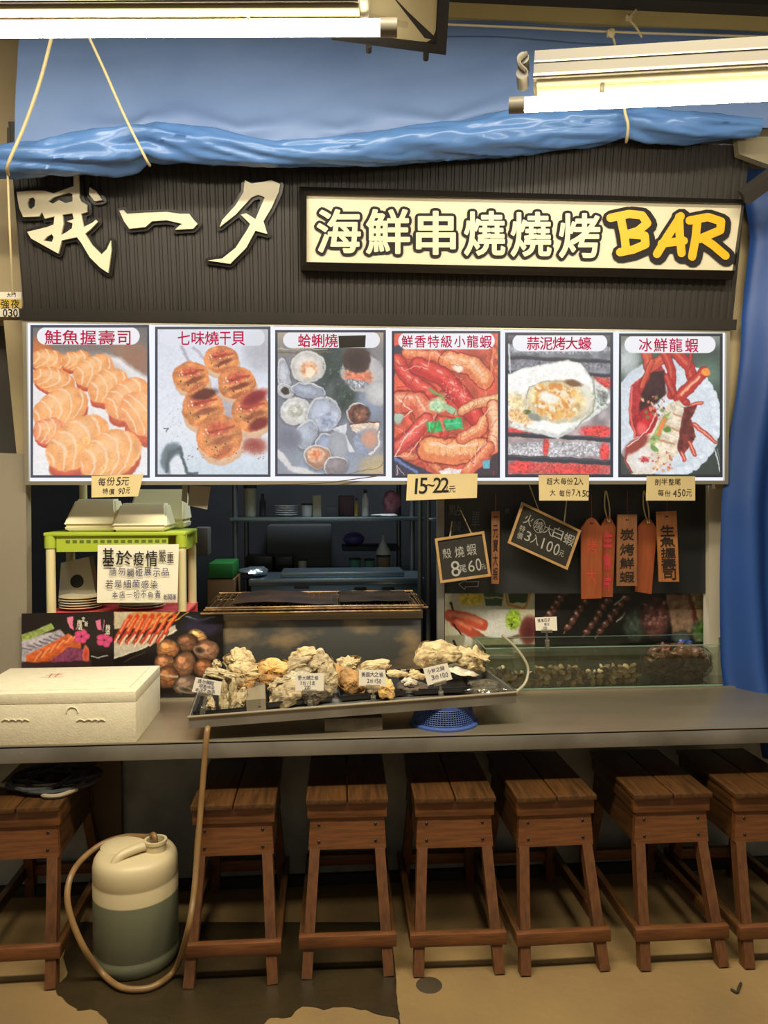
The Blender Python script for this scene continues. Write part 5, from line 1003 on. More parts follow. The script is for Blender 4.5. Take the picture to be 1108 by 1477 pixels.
# ---------------------------------------------------------------- oyster tray
TFL, TFR = onY(272, 1034, 2.45), onY(745, 998, 2.52)
TBL, TBR = onY(294, 974, 2.84), onY(699, 964, 2.87)
tn = (TFR-TFL).cross(TBL-TFL).normalized()
def tp(a, b, h=0): return TFL.lerp(TFR, a).lerp(TBL.lerp(TBR, a), b)+tn*h
def tpx(px, py, h): return onP(px, py, TFL+tn*h, tn)
tt = thing('oyster_tray', 'big steel tray tilted forward on the counter, holding oysters', 'tray', (tp(.5, .5)+Vector((0, 0, -.06))))
hb = -.036
def tslab(name, m, quad, h0, h1): mb = MB(); mb.hexa([tp(a, b, h0) for a, b in quad], [tp(a, b, h1) for a, b in quad]); return mb.build(name, m, tt, smooth=False)
tslab('tray_floor', M_steel_d, [(0, 0), (1, 0), (1, 1), (0, 1)], hb-.003, hb)
for nm, qd in (('front_rim', [(0, 0), (1, 0), (1, .012), (0, .012)]), ('back_rim', [(0, .988), (1, .988), (1, 1), (0, 1)]), ('side_rim', [(0, .012), (.004, .012), (.004, .988), (0, .988)]), ('side_rim', [(.996, .012), (1, .012), (1, .988), (.996, .988)])): tslab(nm, M_steel_d, qd, hb, 0)
mb = MB(); mb.tube([tp(-.002, -.004), tp(1.002, -.004), tp(1.002, 1.004), tp(-.002, 1.004)], .004, 8, closed=True); mb.build('rolled_edge', M_alu, tt)
def small_tray(pts, label, wall=.022, back=.022):
    c = [tpx(x, y, hb+.002) for x, y in pts]  # fl fr br bl, on the floor of the big tray
    t = thing('plastic_tray', label, 'tray', (c[0]+c[1]+c[2]+c[3])/4, 'black trays in the oyster tray'); m = sum((Vector(p) for p in c), Vector())/4
    mb = MB(); mb.hexa([p-tn*0 for p in c], [p+tn*.003 for p in c]); mb.build('tray_base', M_black, t, smooth=False)
    mb = MB(); hs = [wall, wall, back, back]
    for i in range(4):
        j = (i+1) % 4; oi, oj = c[i]+(c[i]-m)*.07+tn*hs[i], c[j]+(c[j]-m)*.07+tn*hs[j]; li, lj = oi+(c[i]-m)*.03, oj+(c[j]-m)*.03
        mb.add([c[i], c[j], oj, oi, lj, li, lj-tn*.004, li-tn*.004], [(0, 1, 2, 3), (3, 2, 4, 5), (5, 4, 6, 7)])
    mb.build('tray_rim', M_black, t, smooth=False); return t
small_tray([(281, 1034), (372, 1026), (372, 990), (294, 992)], 'black plastic tray at the left end, holding long pale shells')
small_tray([(388, 1021), (478, 1012), (470, 980), (388, 986)], 'black plastic tray under the big oysters, second from left')
small_tray([(494, 1011), (583, 1003), (574, 974), (490, 980)], 'black plastic tray of brown oysters, third from left')
small_tray([(598, 1002), (676, 998), (664, 972), (590, 975)], 'black plastic tray at the right end, mostly empty in front')
# shells
O_pale = mat('oyster_pale', (212, 190, 140), .7, col2=(140, 106, 64), nscale=30, stretch=(1, 2, 1), bump=.45, bscale=70, mixlo=.46, mixhi=.72); O_grey = mat('oyster_grey', (202, 182, 140), .7, col2=(100, 84, 62), nscale=16, stretch=(1, 3.5, 3), bump=.45, bscale=60, mixlo=.40, mixhi=.72)
O_brown = mat('oyster_brown', (186, 142, 84), .7, col2=(120, 86, 48), nscale=20, bump=.45, bscale=70); O_gold = mat('oyster_gold', (228, 174, 90), .7, col2=(222, 196, 140), nscale=14, bump=.45, bscale=70); O_dark = mat('oyster_dark', (66, 56, 46), .6, col2=(120, 104, 82), nscale=14, bump=.8, bscale=60); O_in = mat('nacre', (206, 192, 158), .35, col2=(150, 136, 108), nscale=7); O_meat = mat('oyster_meat', (222, 212, 186), .35, col2=(150, 130, 110), nscale=30)
O_blade = mat('blade_shell', (206, 188, 144), .5, col2=(160, 142, 106), nscale=10, stretch=(.6, 6, 6), bump=.3, bscale=30)
R2W = Matrix((( RT.x, UP.x, -FW.x), (RT.y, UP.y, -FW.y), (RT.z, UP.z, -FW.z)))
def valve(w, h, th, seed, sign, ruff, teeth, rings, n=46, m=15):
    mb = MB(); sd = Vector((seed*1.37, seed*.71, sign*3.3))
    def fn(u, v):
        a = 2*PI*u; r = v*.999+.001; ca, sa = math.cos(a), math.sin(a)
        out = 1+ruff*.85*(mnoise.noise(Vector((ca*1.3, sa*1.3, 0))+sd)*1.5+.45*mnoise.noise(Vector((ca*4, sa*4, 1))+sd)+.2*math.sin(a*teeth+seed))*r
        x = w*.5*ca*r*out*(1+.18*ca*0); y = h*.5*sa*r*out*(1-.22*ca)
        dome = (1-r*r)**.55 if r < 1 else 0
        lay = math.floor(r*rings+.9*mnoise.noise(Vector((ca*2.2, sa*2.2, r*1.5))+sd))/rings
        z = th*(.55*dome+.62*(1-lay)+.10*math.sin(a*13+5*mnoise.noise(Vector((ca*2, sa*2, r*2))+sd))*r)*(1+.35*mnoise.noise(Vector((x/w*4, y/h*4, 2))+sd))-th*.12
        z += th*.32*mnoise.noise(Vector((ca*2.6, sa*2.6, 5))+sd)*r*r*sign
        return Vector((x, y, sign*z+th*.12*mnoise.noise(Vector((x/w*11, y/h*11, seed)))))
    return mb.grid(n, m, fn, True)
def shell_thing(name, px, py, Y, wp, hp_, rot, tilt, seed, m, label, cat='oyster', flat=.34, ruff=.3, teeth=9, rings=5, open_=False, turn=0, m2=None):
    P = onY(px, py, Y); sc = (P-CAM).dot(FW)/FPX; w_, h_ = wp*sc*.94, hp_*sc*.94; lo = min(w_, h_); th = lo*flat
    R = R2W @ (Matrix.Rotation(math.radians(rot), 3, 'Z') @ Matrix.Rotation(math.radians(turn), 3, 'Y') @ Matrix.Rotation(math.radians(-tilt), 3, 'X'))
    a, b = valve(w_, h_, th, seed, 1, ruff, teeth, rings), valve(w_*.97, h_*.97, th*1.1, seed, -1, ruff, teeth, rings)
    if open_:          # a lone cupped valve, hollow side to the viewer
        a = valve(w_*.9, h_*.86, th*.55, seed, -1, ruff, teeth, 3)
    allv = [R @ v for v in a.v+b.v]; zmin = min(v.z for v in allv)
    t = thing(name, label, cat, P+Vector((0, 0, zmin)))
    off = P
    for mb_, nm, mm in ((a, 'inner_face' if open_ else 'upper_valve', (m2 or O_in) if open_ else m), (b, 'lower_valve', m)):
        mb_.v = [R @ v+off for v in mb_.v]; mb_.build(nm, mm, t, angle=70)
    return t
G = 'oyster'
SH = [  # px, py, Y, w, h, rot, tilt, material, label, options
 (631, 945, 2.80, 74, 44, 4, 25, O_pale, 'large pale oyster at the back of the right end of the tray', dict(ruff=.22, rings=7)),
 (683, 950, 2.81, 44, 34, -18, 20, O_pale, 'crumbly pale oyster at the right end, leaning on the large pale one', dict(ruff=.55, teeth=13)),
 (668, 969, 2.72, 52, 20, -10, 55, O_dark, 'dark open oyster with white flesh below the crumbly pale oyster', dict(open_=True, m2=O_meat)),
 (594, 989, 2.64, 50, 20, -6, 60, O_dark, 'dark flat oyster shell at the left of the rightmost black tray', dict(ruff=.2)),
 (601, 974, 2.69, 26, 16, -14, 40, O_pale, 'whitish little oyster piece left of the reading card with 100', dict(ruff=.4)),
 (592, 984, 2.63, 22, 14, -10, 45, O_meat, 'whitish chunk of oyster on the dark flat shell', dict(ruff=.5)),
 (503, 958, 2.76, 36, 24, 12, 15, O_pale, 'small pale knobbly oyster on top of the brown heap in the middle', dict(ruff=.45, teeth=13)),
 (488, 974, 2.72, 26, 40, 24, 10, O_brown, 'narrow brown oyster at the left of the middle heap', dict()),
 (510, 984, 2.66, 44, 36, -20, 25, O_brown, 'big brown oyster in front of the middle heap', dict(ruff=.25)),
 (540, 961, 2.76, 48, 22, 8, 20, O_pale, 'flat tan oyster at the back behind the middle price card', dict(ruff=.2)),
 (556, 992, 2.60, 32, 26, -40, 20, O_gold, 'small golden brown oyster at the right of the middle tray', dict(ruff=.4)),
 (575, 972, 2.71, 38, 13, -4, 35, O_pale, 'thin pale shell lying between the two right hand heaps', dict(ruff=.15)),
 (535, 985, 2.68, 40, 30, 10, 30, O_grey, 'greyish oyster hidden behind the middle price card', dict()),
 (440, 947, 2.76, 42, 28, 14, 20, O_pale, 'pale ridged oyster topping the second heap from left', dict(ruff=.45, teeth=12)),
 (462, 960, 2.74, 42, 44, -40, 15, O_grey, 'grey ribbed oyster at the top right of the second heap', dict(ruff=.3, rings=8)),
 (428, 961, 2.73, 50, 26, 30, 25, O_grey, 'grey layered oyster leaning left in the second heap', dict(rings=8)),
 (432, 972, 2.68, 48, 26, 12, 35, O_grey, 'hollow grey oyster shell facing out over the card reading 220', dict(open_=True)),
 (470, 984, 2.64, 36, 66, -14, 12, O_grey, 'tall grey striped oyster at the right of the second tray', dict(ruff=.2, rings=8)),
 (404, 987, 2.66, 36, 22, 26, 30, O_grey, 'small greyish oyster at the left of the second tray', dict()),
 (417, 1000, 2.60, 64, 38, 24, 25, O_grey, 'big long striped oyster at the front of the second tray', dict(ruff=.18, rings=8)),
 (448, 998, 2.60, 46, 40, -10, 20, O_dark, 'dark oyster behind the card stand of the second tray', dict()),
 (395, 966, 2.74, 50, 38, 6, 18, O_gold, 'rounded orange yellow oyster behind the block of ice', dict(ruff=.25)),
 (391, 980, 2.70, 36, 22, 0, 30, O_brown, 'brown underside oyster below the orange yellow one', dict()),
 (345, 952, 2.74, 40, 46, 70, 12, O_pale, 'tall pale oyster standing at the back left of the tray', dict(ruff=.35, teeth=11)),
 (341, 962, 2.70, 24, 18, 30, 15, O_pale, 'little barnacled oyster stuck on the tall pale one', dict(ruff=.5, teeth=13)),
 (352, 972, 2.67, 50, 34, 16, 20, O_pale, 'wide pale oyster below the tall one at the left', dict(ruff=.4, teeth=11)),
 (357, 984, 2.66, 38, 24, 30, 30, O_brown, 'brownish oyster just behind the left row of long shells', dict()),
]
for i, (px, py, Y, wp, hp_, rot, tilt, m, lab, op) in enumerate(SH): shell_thing('oyster', px, py, Y, wp, hp_, rot, tilt, i*3+2, m, lab, **op)
BL = [(323.5, 1006, 2.57, 15, 56, 0, 'long upright pale shell beside the leftmost price card', 6), (335.5, 1003, 2.58, 14, 56, -4, 'long upright pale shell, second from the leftmost price card', 8), (346, 1010, 2.56, 20, 44, -20, 'broad tan shell leaning right in front of the ice block', 8),
      (318, 972, 2.66, 48, 17, -12, 'long pale shell lying across the top of the upright shells', 20), (313, 958, 2.70, 14, 17, 30, 'short pale shell stub sticking up at the far left', 10), (304, 1017, 2.56, 14, 32, 6, 'pale shell standing under the leftmost price card', 10), (308, 980, 2.67, 26, 14, -16, 'dark shell under the long lying shell at the far left', 30)]
for i, (px, py, Y, wp, hp_, rot, lab, tl_) in enumerate(BL):
    v = hp_ > wp; shell_thing('long_shell', px, py, Y, max(wp, hp_), min(wp, hp_), (90+rot) if v else rot, tl_, 50+i, O_dark if 'dark' in lab else O_blade, lab, 'shell', flat=.36, ruff=.05, teeth=3, rings=1)
M_ice = clear_mat('clear_ice', (.86, .86, .80), .08, .42, (190, 176, 144), .2)
c = [tpx(356, 1029, hb+.004), tpx(384, 1026, hb+.004), tpx(383, 1000, hb+.004), tpx(358, 1000, hb+.004)]
mb = MB(); mb.hexa(c, [p+tn*.045 for p in c]); tag(mb.build('ice_block', M_ice, smooth=False), 'cloudy block of ice between the long shells and the second heap', 'ice')
P = tpx(700, 992, hb+.02); mb = MB(); mb.ell(P, (.062, .05, .022), jit=.7, nu=30, nv=16, seed=4); tag(mb.build('ice_bag', clear_mat('clear_bag', (.80, .80, .72), .16, .10, (170, 160, 136), .12), angle=25), 'crumpled clear bag of ice in the right corner of the tray', 'bag')
# price cards on clear clips
M_clip = clear_mat('clear_plastic', (.86, .85, .80), .12, .10, (220, 214, 196))
M_inkb = M_inkblue
def clip_card(pts, Y, foot, lines, label):
    q = pxquad(pts, Y, .0008); t = thing('price_card', label, 'price card', q.p(.5, 1)); q.slab().build('card', M_wpaper, t, smooth=False); mb = MB()
    for k, (s, x, y, h) in enumerate(lines): write(mb, q, s, x*q.w, y*q.h, h*q.h, off=-.004, seed=k+9, d=.0008, jit=.16, adv=h*q.h*.98)
    mb.build('handwriting', M_inkb, t, smooth=False)
    a, b, f = q.p(.25, 1, .001), q.p(.75, 1, .001), onY(*foot, Y); m_ = q.p(.5, 1, .0); up = Vector((0, 0, .008))
    mb = MB(); mb.hexa([a-up, b-up, b+up*.6, a+up*.6], [p+q.n*.004 for p in (a-up, b-up, b+up*.6, a+up*.6)])
    mb.tube([m_-up, m_*.45+f*.55], .004, 8); mb.tube([m_*.45+f*.55, f], .0085, 8); mb.tube([m_*.45+f*.55+Vector((-.008, 0, 0)), m_*.45+f*.55+Vector((.008, 0, 0))], .005, 8)
    mb.build('clear_clip', M_clip, t); return t
clip_card([(282.3, 976.8), (320.2, 983.4), (317.4, 1003.3), (276.6, 997.6)], 2.49, (291, 1036), [('請勿觸碰', .12, .06, .28), ('細菌感染', .2, .38, .26), ('本店不負責', .1, .68, .26)], 'tilted white card with three lines of writing at the left corner of the tray')
clip_card([(426, 971.6), (467, 971), (467, 996.3), (426, 996.7)], 2.50, (448, 1024), [('野大鋪之蠔', .1, .12, .24), ('1份/1支', .16, .42, .24), ('220', .32, .70, .2)], 'white price card reading 220 before the second heap of oysters')
clip_card([(517.7, 966), (556, 966), (557.5, 989.7), (517.7, 989)], 2.52, (539, 1018), [('美國大之蠔', .1, .14, .28), ('2份150', .3, .56, .26)], 'white price card reading 150 before the brown oysters in the middle')
clip_card([(610.3, 964), (645.5, 956.4), (652.8, 979.6), (617, 988.8)], 2.52, (637, 1010), [('小鮮之蠔', .12, .1, .26), ('3份100', .22, .5, .28)], 'tilted white price card reading 100 under the large pale oyster')
clip_card([(772, 890.6), (803, 889.5), (804, 909.6), (773, 909.6)], 2.97, (790, 936), [('燒海瓜子', .1, .1, .26), ('每份', .4, .42, .22), ('100', .3, .7, .22)], 'small white price card clipped on the front of the glass tank')
tag(MB().rbox(onY(468, 1050, 2.52).x, onY(552, 1050, 2.52).x, 2.52, 2.66, CZ, CZ+.045, .004).build('brick', mat('grey_brick', (110, 100, 86), .8, col2=(90, 82, 70), nscale=20)), 'grey block propping the oyster tray on the counter', 'brick')
# blue basket
M_blue = mat('blue_plastic', (60, 84, 144), .4)
bc = Vector((onY(641, 1050, 2.59).x, 2.60, CZ)); t = thing('plastic_basket', 'blue plastic basket upside down under the right end of the oyster tray', 'basket', bc); BH = .075
MB().lathe([(.100, 0), (.118, 0), (.119, .008), (.114, .012), (.104, .012), (.100, .004)], bc, 48).build('rim', M_blue, t); MB().lathe([(.001, BH-.004), (.090, BH-.004), (.094, BH-.010), (.094, BH), (.001, BH)], bc, 40).build('base', M_blue, t)
mb = MB()
for k in range(72): a = 2*PI*k/72; mb.tube([bc+Vector((.108*math.cos(a), .108*math.sin(a), .01)), bc+Vector((.092*math.cos(a), .092*math.sin(a), BH-.006))], .0013, 5)
for j in range(1, 9): z = .01+(BH-.016)*j/9; r = .108-.016*j/9; mb.tube([bc+Vector((r*math.cos(2*PI*k/48), r*math.sin(2*PI*k/48), z)) for k in range(48)], .0012, 5, closed=True)
mb.build('lattice', M_blue, t)

# ---------------------------------------------------------------- glass tank with clams
KX0, KX1, KY0, KY1, KZ0, KZ1 = .619, 1.655, 2.975, 3.19, LZ, .872
M_glass = clear_mat('tank_glass', (.945, .97, .95), .03); M_gedge = mat('glass_edge', (120, 150, 130), .2); M_water = clear_mat('tank_water', (.965, .985, .96), .02, .07, (176, 186, 150))
tk = thing('glass_tank', 'low glass tank of greenish water with clams on the rear of the counter', 'tank', ((KX0+KX1)/2, 3.08, KZ0))
g = .005
for nm, b in (('front_pane', (KX0, KX1, KY0, KY0+g, KZ0, KZ1)), ('back_pane', (KX0, KX1, KY1-g, KY1, KZ0, KZ1)), ('side_pane', (KX0, KX0+g, KY0+g, KY1-g, KZ0, KZ1)), ('side_pane', (KX1-g, KX1, KY0+g, KY1-g, KZ0, KZ1))): MB().box(*b).build(nm, M_glass, tk, smooth=False)
MB().box(KX0+g, KX1-g, KY0+g, KY1-g, KZ0, KZ0+.005).build('tank_bottom', mat('tank_floor', (70, 84, 66), .4), tk, smooth=False)
mb = MB(); mb.box(KX0, KX1, KY0-.001, KY0+g, KZ1-.002, KZ1+.001); mb.box(KX0, KX1, KY1-g, KY1, KZ1-.002, KZ1+.001); mb.box(KX1-g, KX1+.001, KY0, KY1, KZ1-.002, KZ1+.001); mb.box(KX0, KX0+g, KY0, KY1, KZ1-.002, KZ1+.001); mb.box(KX1-.004, KX1+.001, KY0-.001, KY0+.004, KZ0, KZ1); mb.box(KX0, KX1, KY0-.001, KY0+.004, KZ0, KZ0+.005)
mb.build('glass_rim', M_gedge, tk, smooth=False)
MB().box(KX0+g+.001, KX1-g-.001, KY0+g+.001, KY1-g-.001, KZ0+.006, KZ0+.125).build('water', M_water, tk, smooth=False)
CLM = [mat('clam_tan', (226, 196, 140), .5, col2=(160, 126, 80), nscale=30, bump=.2), mat('clam_brown', (150, 122, 84), .5, col2=(100, 78, 52), nscale=30, bump=.2), mat('clam_cream', (240, 218, 170), .5, col2=(196, 160, 106), nscale=30, bump=.2)]
CLD = [mat('clam_dark', (124, 98, 74), .35, col2=(70, 54, 42), nscale=24, bump=.2), mat('clam_reddish', (150, 108, 82), .35, col2=(84, 60, 46), nscale=24, bump=.2)]
def clam_mesh(m):
    mb = MB()
    for s in (-1, 1):
        def fn(u, v):
            a = 2*PI*u; r = v*.999+.001; x = math.cos(a)*r; y = math.sin(a)*r*(.82+.1*math.cos(a)); k = (1-r*r)**.6 if r < 1 else 0
            return Vector((x, y+.12*k, s*(.42*k*(1+.04*math.sin(r*26))+.02*(1-r))))*.016
        mb.grid(16, 7, fn, True)
    me = mb.mesh('clam', angle=60); me.materials.append(m); return me
me_c = [clam_mesh(m) for m in CLM]; me_d = [clam_mesh(m) for m in CLD]
rnd = random.Random(12)
def put_clam(me, loc, s, label, group):
    o = bpy.data.objects.new('clam', me); C.objects.link(o); o.location = loc; o.scale = (s, s, s); o.rotation_euler = (rnd.uniform(0, 6.28), rnd.uniform(-1, 1), rnd.uniform(0, 6.28)); tag(o, label, 'clam', group)
x = KX0+.045
while x < 1.272:
    hgt = .5+.5*mnoise.noise(Vector((x*7, 1, 1)))+.25
    for lay in range(3):
        if lay == 2 and hgt < .7: continue
        for yy in (3.006, 3.04, 3.075):
            put_clam(rnd.choice(me_c), (x+rnd.uniform(-.008, .008), yy+rnd.uniform(-.006, .006), KZ0+.018+lay*.021+rnd.uniform(-.003, .003)), rnd.uniform(.85, 1.15), 'small tan and brown clam heaped loose on the bottom of the glass tank', 'loose clams in the tank')
    x += .027
bagc = Vector((1.445, 3.075, KZ0+.077)); br = (.135, .058, .068)
for k in range(150):
    a, b = rnd.uniform(0, 2*PI), rnd.uniform(-1, 1); d = Vector((math.sqrt(1-b*b)*math.cos(a), math.sqrt(1-b*b)*math.sin(a), b))
    if d.y > .35: continue
    sq = 1/max(1e-3, (abs(d.x)**3+abs(d.y)**3+abs(d.z)**3)**(1/3)); p = bagc+Vector((d.x*br[0], d.y*br[1], d.z*br[2]))*sq*.86
    put_clam(rnd.choice(me_d), p, rnd.uniform(1.2, 1.75), 'dark brown clam packed in the net bag at the right end of the tank', 'clams in the net bag')
mb = MB(); N1, N2 = 17, 16
def bp(u, v, k=1.0):
    a = 2*PI*u; b = PI*v; d = Vector((math.cos(b), math.sin(b)*math.cos(a), math.sin(b)*math.sin(a))); sq = 1/(abs(d.x)**3+abs(d.y)**3+abs(d.z)**3)**(1/3); return bagc+Vector((d.x*br[0], d.y*br[1], d.z*br[2]))*sq*1.09
for i in range(N1):
    mb.tube([bp(i/N1+.25*j/24, j/24) for j in range(25)], .0007, 4); mb.tube([bp(i/N1-.25*j/24, j/24) for j in range(25)], .0007, 4)
tag(mb.build('net_bag', mat('dark_net', (60, 44, 36), .7)), 'dark net bag packed with clams at the right end of the tank', 'bag')
tag(MB().tube(spline([onY(724, 916, 2.95), onY(742, 932, 2.95), onY(757, 952, 2.95), onY(762, 968, 2.95), onY(757, 986, 2.93), onZ(742, 1000, CZ+.012)], 6), .0055, 10).build('air_hose', mat('pale_hose', (176, 170, 140), .35)), 'thin pale hose arching over the front of the glass tank', 'hose')
tag(MB().ell((onY(987, 932, 3.12).x, 3.12, KZ0+.135), (.034, .02, .026), jit=.7, nu=22, nv=14, seed=9).build('blue_bag', mat('blue_bag', (40, 70, 140), .4), angle=25), 'small crumpled blue bag floating at the back of the tank', 'bag')

# ---------------------------------------------------------------- kitchen behind the counter
KY = 4.1
M_ksteel = mat('kitchen_steel', (150, 168, 178), .3, .9); M_kpost = mat('kitchen_post', (120, 124, 124), .35, .8)
def kx(px, Y=KY): return onY(px, 760, Y).x
def kz(py, Y=KY): return onY(470, py, Y).z
ks = thing('steel_shelf_unit', 'steel shelf unit on round posts in the dim kitchen', 'shelf', (kx(470), KY+.15, 0))
for px in (338, 347, 596, 583): MB().cyl((kx(px), KY+(.04 if px in (338, 596) else .30), 0), (kx(px), KY+(.04 if px in (338, 596) else .30), kz(680)), .014, n=12).build('post', M_kpost, ks)
MB().rbox(kx(331), kx(612), KY, KY+.33, kz(752), kz(746), .004).build('shelf_board', M_ksteel, ks); MB().rbox(kx(331), kx(612), KY, KY+.33, kz(690), kz(685), .004).build('shelf_board', M_ksteel, ks)
kc = thing('kitchen_counter', 'blue grey steel kitchen unit with knobs behind the grill', 'counter', (kx(485), 3.85, 0)); KYc = 3.75
X0, X1, Z1 = kx(358, KYc), kx(613, KYc), kz(835, KYc)
MB().rbox(X0, X1, KYc, KYc+.34, Z1-.03, Z1, .004).build('worktop', M_ksteel, kc); MB().rbox(X0+.01, X1-.01, KYc+.02, KYc+.34, .05, Z1-.03, .004).build('body', mat('kitchen_front', (112, 136, 156), .35, .6), kc)
for px in (372, 391): p = onY(px, 858, KYc+.02); MB().cyl(p, p+Vector((0, -.03, 0)), .022, .019, 18).build('knob', M_black, kc)
for px in (520, 560): p = onY(px, 850, KYc+.02); MB().rbox(p.x-.03, p.x+.03, p.y-.018, p.y, p.z-.012, p.z+.012, .005).build('handle', M_black, kc)
MB().rbox(onY(424, 845, KYc).x, onY(446, 845, KYc).x, KYc+.012, KYc+.0195, kz(849, KYc), kz(844, KYc), .001).build('plate_badge', M_kpost, kc)
tag(MB().rbox(onY(406, 830, 3.85).x, onY(582, 830, 3.85).x, 3.80, 4.02, Z1+.001, Z1+.028, .006).build('flat_steel_cover', M_ksteel), 'long flat steel lid lying on the kitchen unit', 'lid')
tag(MB().ell((onY(366, 830, 3.85).x, 3.9, Z1+.025), (.075, .09, .024), jit=.3, nu=24, nv=12).build('foil_dish', mat('foil', (176, 186, 190), .3, .8)), 'foil covered dish at the left end of the kitchen unit', 'dish')
def kbox(name, px0, px1, py0, py1, Y, m, label, cat, d=.12, r=.006, grp=None): return tag(MB().rbox(onY(px0, 760, Y).x, onY(px1, 760, Y).x, Y, Y+d, onY(470, py1, Y).z, onY(470, py0, Y).z, r).build(name, m), label, cat, grp)
kzs = kz(746)
def bottle(px, wpx, py0, m, label, cat='bottle', neck=True, base=None, Y=KY+.12, capm=None):
    r = wpx/2*Y/FPX; z0 = kzs+.001 if base is None else base; h = onY(px, py0, Y).z-z0; x = onY(px, 740, Y).x
    t = thing(cat.replace(' ', '_'), label, cat, (x, Y, z0))
    MB().lathe([(r*.9, 0), (r, .006), (r, h*.62), (r*.45, h*.8), (r*.4, h*.86)] if neck else [(r*.85, 0), (r*.95, .006), (r, h*.86)], (x, Y, z0), 20).build('body', m, t); MB().lathe([(r*.48 if neck else r*1.04, h*.86), (r*.48 if neck else r*1.04, h)], (x, Y, z0), 18).build('cap', capm or M_dark, t); return t
M_k1 = mat('pale_jar', (170, 164, 140), .5); M_k2 = mat('pink_bag', (196, 130, 150), .6, col2=(150, 100, 120), nscale=14); M_k3 = mat('kitchen_white', (188, 188, 184), .5); M_k4 = mat('mustard', (170, 140, 60), .5); M_k5 = mat('teal_cup', (90, 150, 130), .5)
bottle(361, 18, 698, M_k1, 'tall pale container at the left end of the kitchen shelf', 'container', False)
bottle(379, 9, 712, M_dark, 'small dark bottle beside the tall pale container on the kitchen shelf')
bottle(443, 16, 726, M_k3, 'dim white cup on the kitchen shelf beside the plates', 'cup', False)
kbox('carton', 451, 464, 714, 746, KY+.1, M_k1, 'pale upright drink carton on the kitchen shelf', 'carton', .08)
kbox('wire_caddy', 471, 487, 731, 746, KY+.06, M_dark, 'dark little caddy with a pale handle on the kitchen shelf', 'caddy', .10)
kbox('storage_box', 489, 511, 715, 746, KY+.14, mat('maroon_box', (96, 66, 76), .6), 'dim maroon box standing on the kitchen shelf', 'box', .14)
bottle(514, 6, 718, M_k4, 'mustard yellow squeeze bottle on the kitchen shelf'); bottle(527, 11, 706, M_k3, 'white bottle with a dark cap on the kitchen shelf')
mb = MB(); mb.ell((onY(564, 728, KY+.15).x, KY+.15, kzs+.068), (.046, .05, .068), jit=.4, nu=24, nv=14, seed=3); tag(mb.build('pink_bag', M_k2, angle=30), 'pink plastic bag of food at the right of the kitchen shelf', 'bag')
tag(MB().ell((onY(556, 744, KY+.05).x, KY+.05, kzs+.008), (.075, .04, .008), jit=.3, nu=20, nv=10).build('folded_cloth', M_k3, angle=40), 'folded white cloth at the front edge of the kitchen shelf', 'cloth')
mp = plate_mesh(.066); mp.materials.append(M_k3); mpx = onY(413, 740, KY+.12).x
for k in range(5): o = bpy.data.objects.new('plate', mp); C.objects.link(o); o.location = (mpx, KY+.12, kzs+.001+k*.0115); tag(o, f'dim white plate on the kitchen shelf, {["lowest", "second lowest", "middle", "second highest", "topmost"][k]} of five', 'plate', 'plates on the kitchen shelf')
YB = 4.30; zB = onY(470, 824, YB).z
tag(MB().rbox(onY(345, 800, YB).x, onY(602, 800, YB).x, YB-.08, YB+.30, zB-.03, zB, .004).build('back_shelf', M_kpost), 'low rear shelf behind the kitchen unit carrying pots', 'shelf')
kbox('black_pot_box', 353, 393, 802, 824, YB, M_black, 'larger black box on the rear kitchen shelf, at left', 'box', .2); kbox('black_pot_box', 397, 422, 803, 824, YB, M_black, 'smaller black box on the rear kitchen shelf, right of the larger', 'box', .2)
bottle(512, 17, 805, M_k5, 'left of two teal cups on the rear kitchen shelf', 'cup', False, zB, YB); bottle(533, 15, 806, M_k5, 'right of two teal cups on the rear kitchen shelf', 'cup', False, zB, YB)
bottle(553, 20, 800, mat('tan_bucket', (140, 118, 90), .6), 'tan tub on the rear kitchen shelf, under the white bag', 'tub', False, zB, YB)
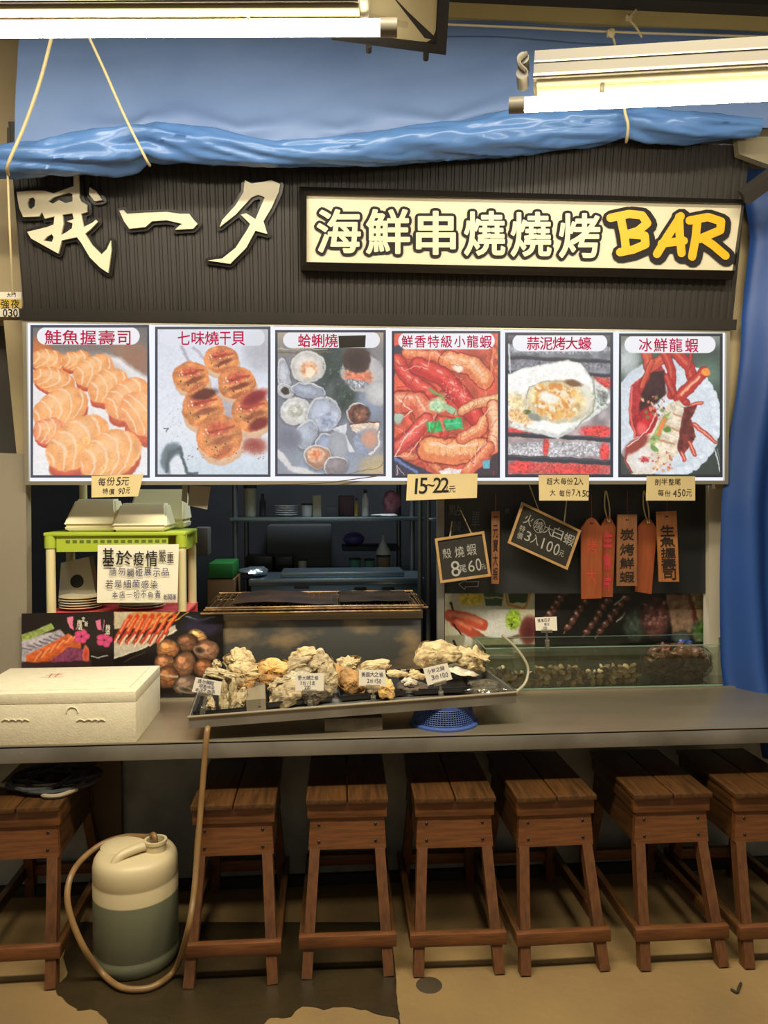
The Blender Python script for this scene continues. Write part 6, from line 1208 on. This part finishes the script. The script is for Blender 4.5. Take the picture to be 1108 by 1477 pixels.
bottle(436, 12, 806, M_k3, 'small pale jar in the middle of the rear kitchen shelf', 'jar', False, zB, YB)
pz = onY(553, 800, YB).z; mb = MB(); mb.lathe([(.045, 0), (.040, .02), (.012, .075), (.006, .105), (.001, .11)], (onY(553, 800, YB).x, YB, pz+.002), 18); tag(mb.build('white_bag', M_k3), 'white cone shaped bag standing on the tan tub', 'bag')
mb = MB(); mb.ell((onY(511, 776, YB+.1).x, YB+.15, onY(511, 778, YB+.1).z), (.062, .06, .04), nu=24, nv=14); tag(mb.build('purple_bowl', mat('purple', (96, 84, 150), .25)), 'purple rounded bowl on a ledge above the teal cups', 'bowl')
tag(MB().rbox(onY(494, 790, YB+.1).x, onY(575, 790, YB+.1).x, YB+.04, YB+.3, onY(511, 794, YB+.1).z, onY(511, 787.5, YB+.1).z, .004).build('ledge', M_dark), 'dark ledge in the kitchen under the purple bowl', 'ledge')
kbox('kitchen_cabinet', 385, 478, 758, 823, 4.62, mat('kitchen_grey', (110, 112, 112), .6), 'grey cabinet at the back of the kitchen under the long shelf', 'cabinet', .25)
kbox('green_crate', 300, 336, 811, 833, 3.8, mat('green_crate', (40, 120, 50), .5), 'green plastic crate left of the shelf posts, on a brown crate', 'crate', .25)
kbox('brown_crate', 298, 338, 834, 1300, 3.8, mat('brown_crate', (120, 86, 48), .7), 'brown crate under the green one, left of the shelf posts', 'crate', .25)
for px in (618, 606): p = onY(px, 760, 3.6); tag(MB().cyl((p.x, 3.6, 0), (p.x, 3.6, 2.3), .012, n=10).build('pipe', M_kpost), f'{"thin vertical pipe nearest the blackboard post" if px == 618 else "thin vertical pipe beside the shelf unit, left of the other pipe"}', 'pipe')
tag(MB().rbox(onY(617, 748, 3.55).x, onY(636, 748, 3.55).x, 3.5, 3.56, onY(620, 750, 3.55).z, onY(620, 747, 3.55).z, .002).build('wall_bracket', M_ksteel), 'short pale bracket between the pipe and the blackboard post', 'bracket')
kbox('utensil_box', 280, 300, 760, 800, 3.7, mat('dim_grey_box', (92, 86, 78), .7), 'dim grey box behind the right posts of the plastic rack', 'box', .1)
